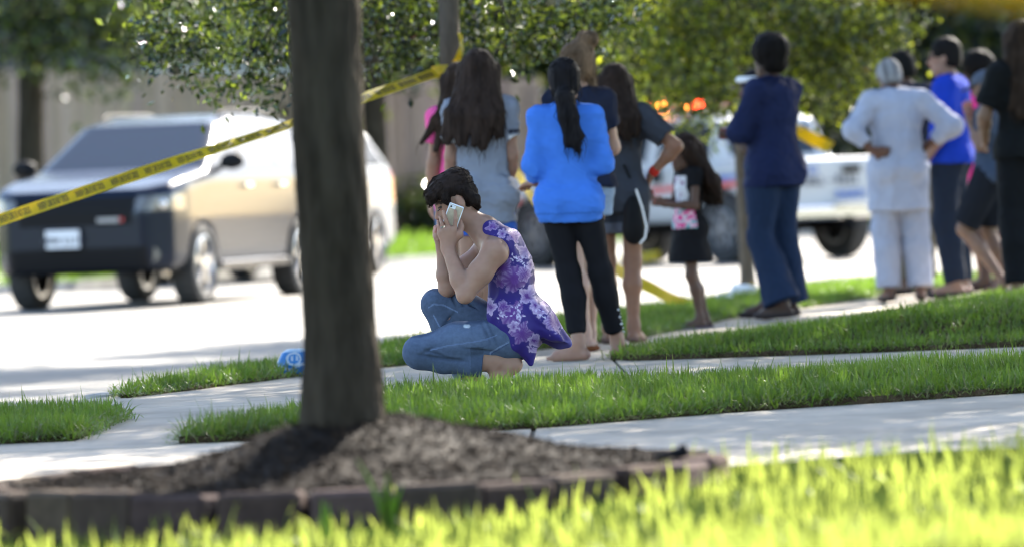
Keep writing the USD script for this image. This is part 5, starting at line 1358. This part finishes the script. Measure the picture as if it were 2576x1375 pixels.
# arm hole and neck opening
S.ell(LS + [-.030, -.012, -.008], (.052, .055, .060), op='sub', k=.008); S.ell(RS + [-.030, .012, -.008], (.052, .055, .060), op='sub', k=.008)
S.cone(NB + [-.01, 0, -.012], Wp(1165, 535, 0), .068, .07, k=.008, op='sub')
m = S.mesh(.0045, 3); V = A(m.vertices)
low = sstep(.36, .18, V[:, 2]); fold = np.sin(V[:, 1] * 58 + V[:, 0] * 30 + 3 * fb(V, 5, 2)) * .011 * low
m = displace(m, fold + .012 * fb(V, (8, 7, 8), 3, 3) + .006 * (1 - 5 * np.abs(fb(V, (14, 10, 9), 8, 2))) * sstep(.2, .4, V[:, 2]))
rng = np.random.default_rng(12)
FL = [(1240, 572, 17, 1), (1262, 588, 15, 2), (1322, 628, 26, 2), (1290, 592, 22, 1), (1262, 672, 30, 0), (1292, 700, 40, 0), (1318, 690, 22, 1), (1330, 742, 31, 2), (1333, 668, 17, 2), (1285, 785, 40, 0), (1268, 770, 20, 1), (1232, 770, 24, 2), (1222, 752, 14, 2), (1358, 778, 22, 2), (1345, 765, 15, 2), (1396, 806, 38, 1),
      (1312, 835, 34, 0), (1290, 820, 18, 2), (1345, 852, 21, 2), (1338, 875, 14, 2), (1258, 712, 17, 0), (1375, 760, 13, 1), (1305, 650, 12, 2), (1248, 640, 13, 1)]
u, w = Wuv(V)
pc = np.tile(A((.032, .020, .150)), (len(V), 1)) * (1 + .25 * fb(V, 7, 4))[:, None]
pu, pv = u + 14 * fb(np.c_[u, w, u * 0] * .05, 1, 7, 2), w + 14 * fb(np.c_[u, w, u * 0] * .05, 1, 17, 2)
for X, Y, r, kind in FL:
    dx, dy = pu - X, pv - Y; th = np.arctan2(dy, dx); rad = np.hypot(dx, dy); ph = rng.uniform(0, 6.28); npet = rng.integers(4, 7)
    edge = r * (.74 + .13 * np.cos(npet * th + ph) + .7 * fb(np.c_[u, w, u * 0] * .12, 1, int(X), 3)); t_ = sstep(edge + 1.2, edge - 1.2, rad)
    inner = rad / np.maximum(edge, 1); dark, lite = A((.095, .032, .195)), A((.44, .35, .53)); stria = .5 + .5 * np.cos(th * npet * 3 + ph) * .8
    v_ = {0: np.clip(.0 + .55 * inner ** 2 * stria, 0, 1), 1: np.clip(.0 + .6 * inner ** 2 + .4 * (stria - .5), 0, 1), 2: np.clip(.15 + .85 * inner ** 1.5 - .25 * (inner < .22) + .2 * (stria - .5), 0, 1)}[kind]
    col = mixc(dark, lite, v_); pc = pc * (1 - t_[:, None]) + col * t_[:, None]
for cx_, cy_ in ((1290, 650), (1310, 655), (1300, 775), (1308, 790), (1262, 795), (1300, 800), (1365, 790)):
    for i in range(7):
        a = rng.uniform(0, 6.28); X, Y = cx_ + rng.normal(0, 7), cy_ + rng.normal(0, 6); dx, dy = u - X, w - Y; q1, q2 = dx * math.cos(a) + dy * math.sin(a), -dx * math.sin(a) + dy * math.cos(a)
        t_ = sstep(1.25, .7, np.hypot(q1 / 3.6, q2 / 1.6)); pc = pc * (1 - t_[:, None]) + A((.5, .45, .62)) * t_[:, None]
sheer = sstep(1380, 1420, u) * sstep(845, 862, w); pc = pc * (1 - .35 * sheer[:, None]) + A((.12, .12, .33)) * .35 * sheer[:, None]
obj('top', m, M['silk'], wt, smooth=True, cd=pc)

# jeans
S = Solid(.04)
S.ell(Wp(1282, 838, 0), (.098, .155, .092), roty(.2)); S.ell(Wp(1296, 862, -.085), (.090, .085, .075)); S.ell(Wp(1290, 862, .08), (.090, .085, .075))
S.cone(Wp(1280, 848, -.095), Wp(1150, 858, -.115), .090, .079); S.cone(Wp(1150, 858, -.115), Wp(1056, 882, -.13), .079, .064); S.ell(Wp(1050, 886, -.13), (.058, .062, .060))
S.chain([Wp(1056, 892, -.13), Wp(1115, 902, -.125), Wp(1190, 912, -.12)], [.058, .058, .052], .02)
c0, c1 = Wp(1186, 911, -.12), Wp(1214, 914, -.12); S.cone(c0, c1, .059, .059, .006, cut=(c1, c1 - c0))
S.cone(Wp(1265, 830, .08), Wp(1175, 785, .10), .088, .076); S.cone(Wp(1175, 785, .10), Wp(1100, 765, .10), .076, .063); S.ell(Wp(1096, 764, .10), (.055, .062, .058))
S.chain([Wp(1100, 772, .10), Wp(1130, 850, .08), Wp(1165, 918, .055)], [.060, .060, .055], .02); d0, d1 = Wp(1163, 915, .056), Wp(1177, 944, .05); S.cone(d0, d1, .062, .062, .006, cut=(d1, d1 - d0))
m = S.mesh(.0045, 3); V = A(m.vertices); u, w = Wuv(V)
near = V[:, 1] < .02
crease = np.zeros(len(V))
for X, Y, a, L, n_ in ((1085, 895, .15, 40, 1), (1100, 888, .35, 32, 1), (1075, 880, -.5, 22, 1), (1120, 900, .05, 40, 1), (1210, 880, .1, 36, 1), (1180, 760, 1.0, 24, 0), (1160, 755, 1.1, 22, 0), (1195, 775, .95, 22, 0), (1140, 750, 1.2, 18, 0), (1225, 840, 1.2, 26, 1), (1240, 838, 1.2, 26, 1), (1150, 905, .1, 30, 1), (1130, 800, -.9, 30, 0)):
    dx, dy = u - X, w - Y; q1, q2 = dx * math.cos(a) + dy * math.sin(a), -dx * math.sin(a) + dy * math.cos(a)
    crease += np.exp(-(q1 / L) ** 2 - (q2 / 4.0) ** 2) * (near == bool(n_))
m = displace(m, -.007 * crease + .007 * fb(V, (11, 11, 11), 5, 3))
jc = np.tile(A((.075, .104, .165)), (len(V), 1)) * (1 + .5 * fb(V, 6, 9))[:, None]
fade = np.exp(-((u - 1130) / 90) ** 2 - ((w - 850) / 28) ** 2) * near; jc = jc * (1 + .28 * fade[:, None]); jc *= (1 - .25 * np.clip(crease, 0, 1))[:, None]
c3 = lambda x, y: ((1600 + x / 2.456) * .6289, (1000 + y / 2.456) * .6289)


def pen(line, wd, col, side):
    global jc
    L_ = A([c3(*p) for p in line]); dmin = np.full(len(u), 1e9)
    for a_, b_ in zip(L_[:-1], L_[1:]):
        e = b_ - a_; q = np.c_[u, w] - a_; t_ = np.clip(q @ e / (e @ e), 0, 1); dmin = np.minimum(dmin, np.linalg.norm(q - t_[:, None] * e, axis=1))
    t_ = sstep(wd, wd * .4, dmin) * (near == side); jc = jc * (1 - t_[:, None]) + A(col) * t_[:, None]


pen([(300, 975), (480, 930), (700, 900), (850, 870), (945, 830)], 2.2, (.13, .18, .30), True)
pen([(890, 1095), (888, 1005), (970, 950), (1065, 900)], 2.4, (.16, .21, .33), True)
pen([(902, 1095), (900, 1012), (1070, 910)], 1.6, (.04, .06, .13), True)
pen([(280, 560), (330, 525), (430, 535), (560, 600), (750, 700)], 2.4, (.13, .18, .29), False)
pen([(330, 640), (390, 750)], 2.2, (.13, .18, .29), False)
cuff = (u > 1184) & (u < 1216) & (w > 870) & near; jc[cuff] = jc[cuff] * .75
pen([(640, 740), (672, 742)], 6.0, (.45, .50, .55), True)
obj('jeans', m, M['denim'], wt, smooth=True, cd=jc)

# hair: a tousled crop, longer on top, with a fringe
S = Solid(.022); T_ = lambda p: WH + WR @ A(p, float)
S.ell(T_((0, -.018, .052)), (.081, .090, .086), WR); S.ell(T_((0, .02, .088)), (.070, .075, .052), WR); S.ell(T_((0, -.044, .01)), (.073, .056, .078), WR); S.ell(T_((0, -.035, .085)), (.07, .07, .06), WR)
for x, z0 in ((-.055, .075), (-.03, .09), (0, .095), (.03, .09), (.055, .075)):
    S.chain([T_((x, .03, z0 + .012)), T_((x * 1.05, .090, z0 - .010)), T_((x * 1.1, .117, z0 - .040))], [.036, .024, .007], .015)
for s in (-1, 1):
    S.chain([T_((s * .070, .03, .07)), T_((s * .080, .045, .03)), T_((s * .078, .038, -.015))], [.028, .020, .006], .012); S.chain([T_((s * .074, -.04, .03)), T_((s * .066, -.075, -.035)), T_((s * .045, -.080, -.075))], [.026, .026, .010], .015)
S.chain([T_((0, -.070, .0)), T_((0, -.068, -.072))], [.040, .016], .02)
S.ell(T_((0, .120, -.015)), (.074, .056, .072), WR, op='sub', k=.006)
for s in (-1, 1):
    S.ell(T_((s * .086, -.012, -.018)), (.018, .026, .038), WR, op='sub', k=.004)
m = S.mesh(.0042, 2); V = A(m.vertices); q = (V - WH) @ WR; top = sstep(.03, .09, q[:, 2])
fl1 = fb(q, (75, 16, 60), 1, 3); fl2 = fb(q + .3 * q[:, [1, 2, 0]], (70, 60, 14), 2, 3)
m = displace(m, .014 * (fl1 * top + fl2 * (1 - top)) + .006 * fb(q, 30, 4, 2))
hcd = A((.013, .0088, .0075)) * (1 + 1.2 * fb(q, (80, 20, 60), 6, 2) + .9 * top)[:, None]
m = trimesh.Trimesh(WH + (A(m.vertices) - WH) * .93, m.faces, process=False); hm = obj('hair', m, M['hair'], wt, smooth=True, cd=np.clip(hcd, .003, 1))
rng = np.random.default_rng(33); n_ = vnormals(m); VV = A(m.vertices); st = []
pick = rng.choice(len(VV), 1100, replace=False)
for i in pick:
    qq = (VV[i] - WH) @ WR
    if qq[2] < .02:
        continue
    fdir = WR @ A((rng.normal(0, .3), .8 if qq[1] > -.02 else -.7, -.25)); nn = n_[i]; fdir = fdir - nn * (fdir @ nn) * .75; L = rng.uniform(.018, .042)
    p0 = VV[i] - nn * .003; st.append(tube([p0, p0 + fdir * L * .5 + nn * .004, p0 + fdir * L + nn * rng.uniform(-.003, .005)], [.0017, .0014, .0004], 3, caps=False))
sm_ = cat_(st); obj('hair_strands', sm_, M['hair'], wt, cd=np.tile((.02, .013, .010), (len(sm_.vertices), 1)), kind='stuff')
eyeb = tube([T_((-.018, .094, .030)), T_((-.034, .088, .0355)), T_((-.052, .070, .031))], [.0022, .0030, .0015], 6); obj('eyebrow', eyeb, M['eye'], wt)
lash = tube([T_((-.021, .0935, .001)), T_((-.032, .0935, -.003)), T_((-.045, .083, .000))], [.0014, .0024, .0016], 6); obj('eyelash', lash, M['eye'], wt)
rg = kn[2] * .45 + tips[2][0] * .55; rgd = tips[2][0] - kn[2]; rgd /= np.linalg.norm(rgd)
obj('ring', tube([rg - rgd * .003, rg + rgd * .003], .0122, 12), M['chrome'], wt, smooth=50)

# telephone in a clear sparkling case
PC = (Wp(1134, 509) + Wp(1167, 521)) / 2; ax_ = (Wp(1167, 521) - Wp(1134, 509)); ax_ /= np.linalg.norm(ax_); dn = A([-ax_[2], 0, ax_[0]]); dn = -dn if dn[2] > 0 else dn
Rm = np.c_[ax_, -dn, np.cross(ax_, -dn)]; cen = PC + dn * .066; cen[1] = -.111
ph = thing('mobile_phone', 'gold and clear cased phone held to the ear of the crouching woman', 'phone', WO)
Rm = Rm @ roty(-.10)
obj('case', placed(bevel_box((.066, .134, .010), .004), Rm, cen), M['phone_edge'], ph)
obj('back_plate', placed(bevel_box((.058, .124, .004), .0015), Rm, cen + Rm @ A((0, 0, .0045))), M['phone_case'], ph)
cw = Rm @ A((-.014, .052, .0068)); obj('camera', placed(bevel_box((.027, .015, .003), .0012), Rm, cen + cw), M['phone_edge'], ph)
le = trimesh.creation.cylinder(radius=.0042, height=.003, sections=16); obj('lens', placed(le, Rm, cen + cw + Rm @ A((-.007, 0, .0015))), M['eye'], ph)
# ------------------------------------------------------------------ tape and small things
def resample(pts, n, nrm):
    pts = A(pts, float); from_ = np.r_[0, np.cumsum(np.linalg.norm(np.diff(pts, axis=0), axis=1))]; s = np.linspace(0, from_[-1], n)
    from scipy.interpolate import PchipInterpolator
    q = PchipInterpolator(from_, pts)(s); k = PchipInterpolator(from_, A(nrm, float))(s); k /= np.linalg.norm(k, axis=1, keepdims=True)
    return q, k, s


def tape(label, pts, nrm, width=.076, n=160, text=True, flutter=.05, seed=1, th=.035, step=.42):
    t = thing('barrier_tape', label, 'tape', (0, 0, 0))
    q, k, s = resample(pts, n, nrm); rng = np.random.default_rng(seed)
    k = k + flutter * A([np.interp(s, np.linspace(0, s[-1], 24), rng.normal(0, 1, 24)) for _ in range(3)]).T
    rb, q, sd, nn = ribbon(q, width, k)
    obj('strip', rb, M['tape'], t, smooth=40)
    if text:
        u0 = .05
        base = meshkit.text_mesh('SHERIFF LINE DO NOT CROSS', th, .0006, True); bv = A(base.vertices); Ls = (bv[:, 0].max() - bv[:, 0].min())
        sx = (step * .80) / Ls
        while u0 + step * .8 < s[-1]:
            x = u0 + (bv[:, 0] - bv[:, 0].min()) * sx; I = lambda a: A([np.interp(x, s, a[:, i]) for i in range(3)]).T
            up = np.sign(sd[len(sd) // 4][2]) or 1
            P3 = I(q) + I(sd) * up * (bv[:, 1] - th / 2)[:, None] + I(nn) * (bv[:, 2] + .0007)[:, None]
            obj('lettering', trimesh.Trimesh(P3, base.faces, process=False), M['tape_ink'], t, kind='stuff')
            u0 += step
    return t


cam_n = (0.15, -1.0, .25)
tape('long yellow sheriff tape stretched across the left of the picture behind the big trunk', [D(-120, 598, 29.9), D(0, 553, 30.0), D(200, 486, 30.2), D(400, 420, 30.5), D(560, 368, 30.8), D(735, 311, 31.2), D(910, 247, 31.6), D(1010, 213, 31.9), D(1098, 182, 32.28)],
     [cam_n, cam_n, (0.1, -1, .3), (0.1, -1, .25), (0, -.85, .7), (0, -.8, .8), (.0, -1, .4), (0, -.9, .5), (0, -1, .3)], .066, 220, th=.034, step=.225)
lp = [D(1125, 180 + 6 * math.sin(a), 32.4) + A([.088 * math.cos(a), .088 * math.sin(a), 0]) for a in np.linspace(-2.2, 4.4, 40)]
lb, *_ = ribbon(lp, .05, [(math.cos(a), math.sin(a), .3 * math.sin(3 * a)) for a in np.linspace(-2.2, 4.4, 40)]); lt = thing('tape_loop', 'yellow tape wound round the trunk of the young oak with its end sticking up', 'tape', (0, 0, 0)); obj('strip', lb, M['tape'], lt, smooth=40)
le_, *_ = ribbon([D(1138, 176, 32.28), D(1152, 150, 32.24), D(1162, 118, 32.25), D(1157, 84, 32.3)], [.05, .045, .04, .03], [(0.2, -1, .2), (.5, -1, .1), (.9, -.5, 0), (.6, -.8, .1)]); obj('loose_end', le_, M['tape'], lt, smooth=40)
tape('slack yellow tape drooping from the young oak behind the girls down to the verge', [D(1150, 192, 32.5), D(1312, 452, 34.4), D(1342, 500, 34.8), D(1570, 688, 36.8), D(1640, 724, 37.4), D(1710, 758, 38.0), D(1790, 779, 38.3), D(1850, 764, 39.8), D(1886, 722, 42.9)],
     [(-.8, -.6, .2)] * 3 + [(-.9, -.4, .25)] * 4 + [(-.5, -.6, .8), (-.8, -.6, .2)], .08, 200, th=.036, step=.30, seed=3)
tape('short bright yellow tape end flying out behind the woman in the navy cardigan', [D(1885, 296, 43.1), D(1960, 312, 43.2), D(2012, 332, 43.3), D(2050, 352, 43.3), D(2090, 371, 43.2)], [(-.4, -.8, .45)] * 5, .10, 40, text=False, seed=4)
tape('close blurred yellow tape along the top right corner', [D(1100, -330, 4.6), D(1700, -250, 4.5), D(2200, -195, 4.4), D(2600, -150, 4.3), D(3200, -80, 4.2)], [(0.1, -1, .1)] * 5, .076, 60, text=False, flutter=.02)

# heap of tape on the road
rng = np.random.default_rng(6); c = D(1606, 668, 66.0); c[2] = ROADZ + .02
hp = [c + A([.26 * math.cos(a * 1.3) * rng.uniform(.3, 1), .18 * math.sin(a * 1.7), .05 + .09 * abs(math.sin(a * 2.1))]) for a in np.linspace(0, 14, 40)]
rb, *_ = ribbon(hp, .09, rng.normal(0, 1, (40, 3)) + [0, -1.2, .8]); obj('tape_heap', rb, M['tape'], smooth=40, label='crumpled heap of yellow tape on the road under the front of the pickup', cat='tape')


def crumpled(size, seed, n=26, amp=.5):
    rng = np.random.default_rng(seed); m = trimesh.creation.icosphere(4, 1.0); v = A(m.vertices) * size
    f = fb(A(m.vertices), 2.2, seed, 4) * 1.6 - np.abs(fb(A(m.vertices), 4.5, seed + 3, 2)) * 2.2
    v = v * (1 + amp * f)[:, None]; v[:, 2] -= v[:, 2].min(); return trimesh.Trimesh(v, m.faces, process=False)


for X, Y, d, sz, sd, lab in ((1868, 747, 40.6, (.10, .08, .06), 3, 'crumpled shiny clear plastic bag on the verge beside the slim young oak'), (1822, 768, 39.2, (.08, .06, .04), 5, 'smaller scrap of shiny clear plastic on the grass left of the bigger bag')):
    q = D(X, Y, d); obj('plastic_bag', placed(crumpled(sz, sd), None, (q[0], d, .03)), M['clear_plastic'], label=lab, cat='bag')

# blue bottle pack at the pavement edge
q = D(733, 942, 28.5); bt = thing('plastic_pack', 'blue and white plastic pack on the pavement edge beside the big trunk', 'pack', (q[0] + .03, 28.45, 0.005))
S = Solid(.02).ell((0, 0, .055), (.10, .075, .062)).ell((0, 0, .10), (.075, .055, .04)).cone((-.07, 0, .02), (.07, 0, .02), .05, .05, sq=(0, 0, 1), f=.5); S.plane((0, 0, 0), (0, 0, -1)).plane((0, 0, .132), (0, .1, 1))
m = S.mesh(.005, 2); V = A(m.vertices); m = displace(m, .010 * fb(V, 22, 3, 3)); V = A(m.vertices)
cb = np.tile(A((.035, .24, .62)), (len(V), 1)); wv = np.abs(V[:, 2] - .045 - .012 * np.sin(V[:, 0] * 45)) < .007; rg_ = np.abs(np.hypot(V[:, 0] + .01, (V[:, 2] - .085) * 1.2) - .034) < .006
lt_ = (np.abs(V[:, 2] - .088) < .012) & (np.sin(V[:, 0] * 260) > .1) & (np.abs(V[:, 0] + .01) < .026); cb[wv | rg_ | lt_] = (.62, .72, .8); cb[V[:, 2] > .118] = (.5, .66, .8)
obj('wrapper', m, M['blue_plastic'], bt, smooth=True, cd=cb)

# small black garden lamp at the end of the planter
q = D(1682, 1128, 16.75); gl = thing('garden_light', 'small black garden light at the right end of the planter ring', 'lamp', (q[0], 16.75, .055))
S = Solid(.01).cone((-.03, 0, .035), (.035, -.01, .045), 0.013, .018, cut=((.035, -.01, .045), (1, -.15, .1))).cone((0, 0, -.06), (0, 0, .03), .009, .012)
obj('housing', S.mesh(.004), M['black_plastic'], gl, smooth=True)
obj('visor', tube([(.033, -.01, .045), (.052, -.013, .048)], [.023, .025], 14, caps=False), M['black_plastic'], gl)

# tote bag hanging beside the girl in charcoal
q = D(1600, 500, 31.9); tb = thing('tote_bag', 'black tote bag with pale piping held at the hip of the girl in charcoal', 'bag', (q[0] - .02, 31.86, .70))
S = Solid(.02).ell((0, 0, .0), (.055, .05, .13)).ell((.0, 0, -.06), (.065, .055, .09)); m = S.mesh(.008); obj('bag', m, M['black_plastic'], tb, smooth=True)
obj('piping', tube([(.02, -.03, .16), (.05, -.035, .06), (.070, -.03, -.05), (.062, -.03, -.11), (.03, -.04, -.145)], .007, 6), M['white_print'], tb, smooth=True)
obj('strap', tube([(.02, 0, .10), (.0, .02, .20), (-.04, .03, .30)], .009, 6), M['black_plastic'], tb, smooth=True)
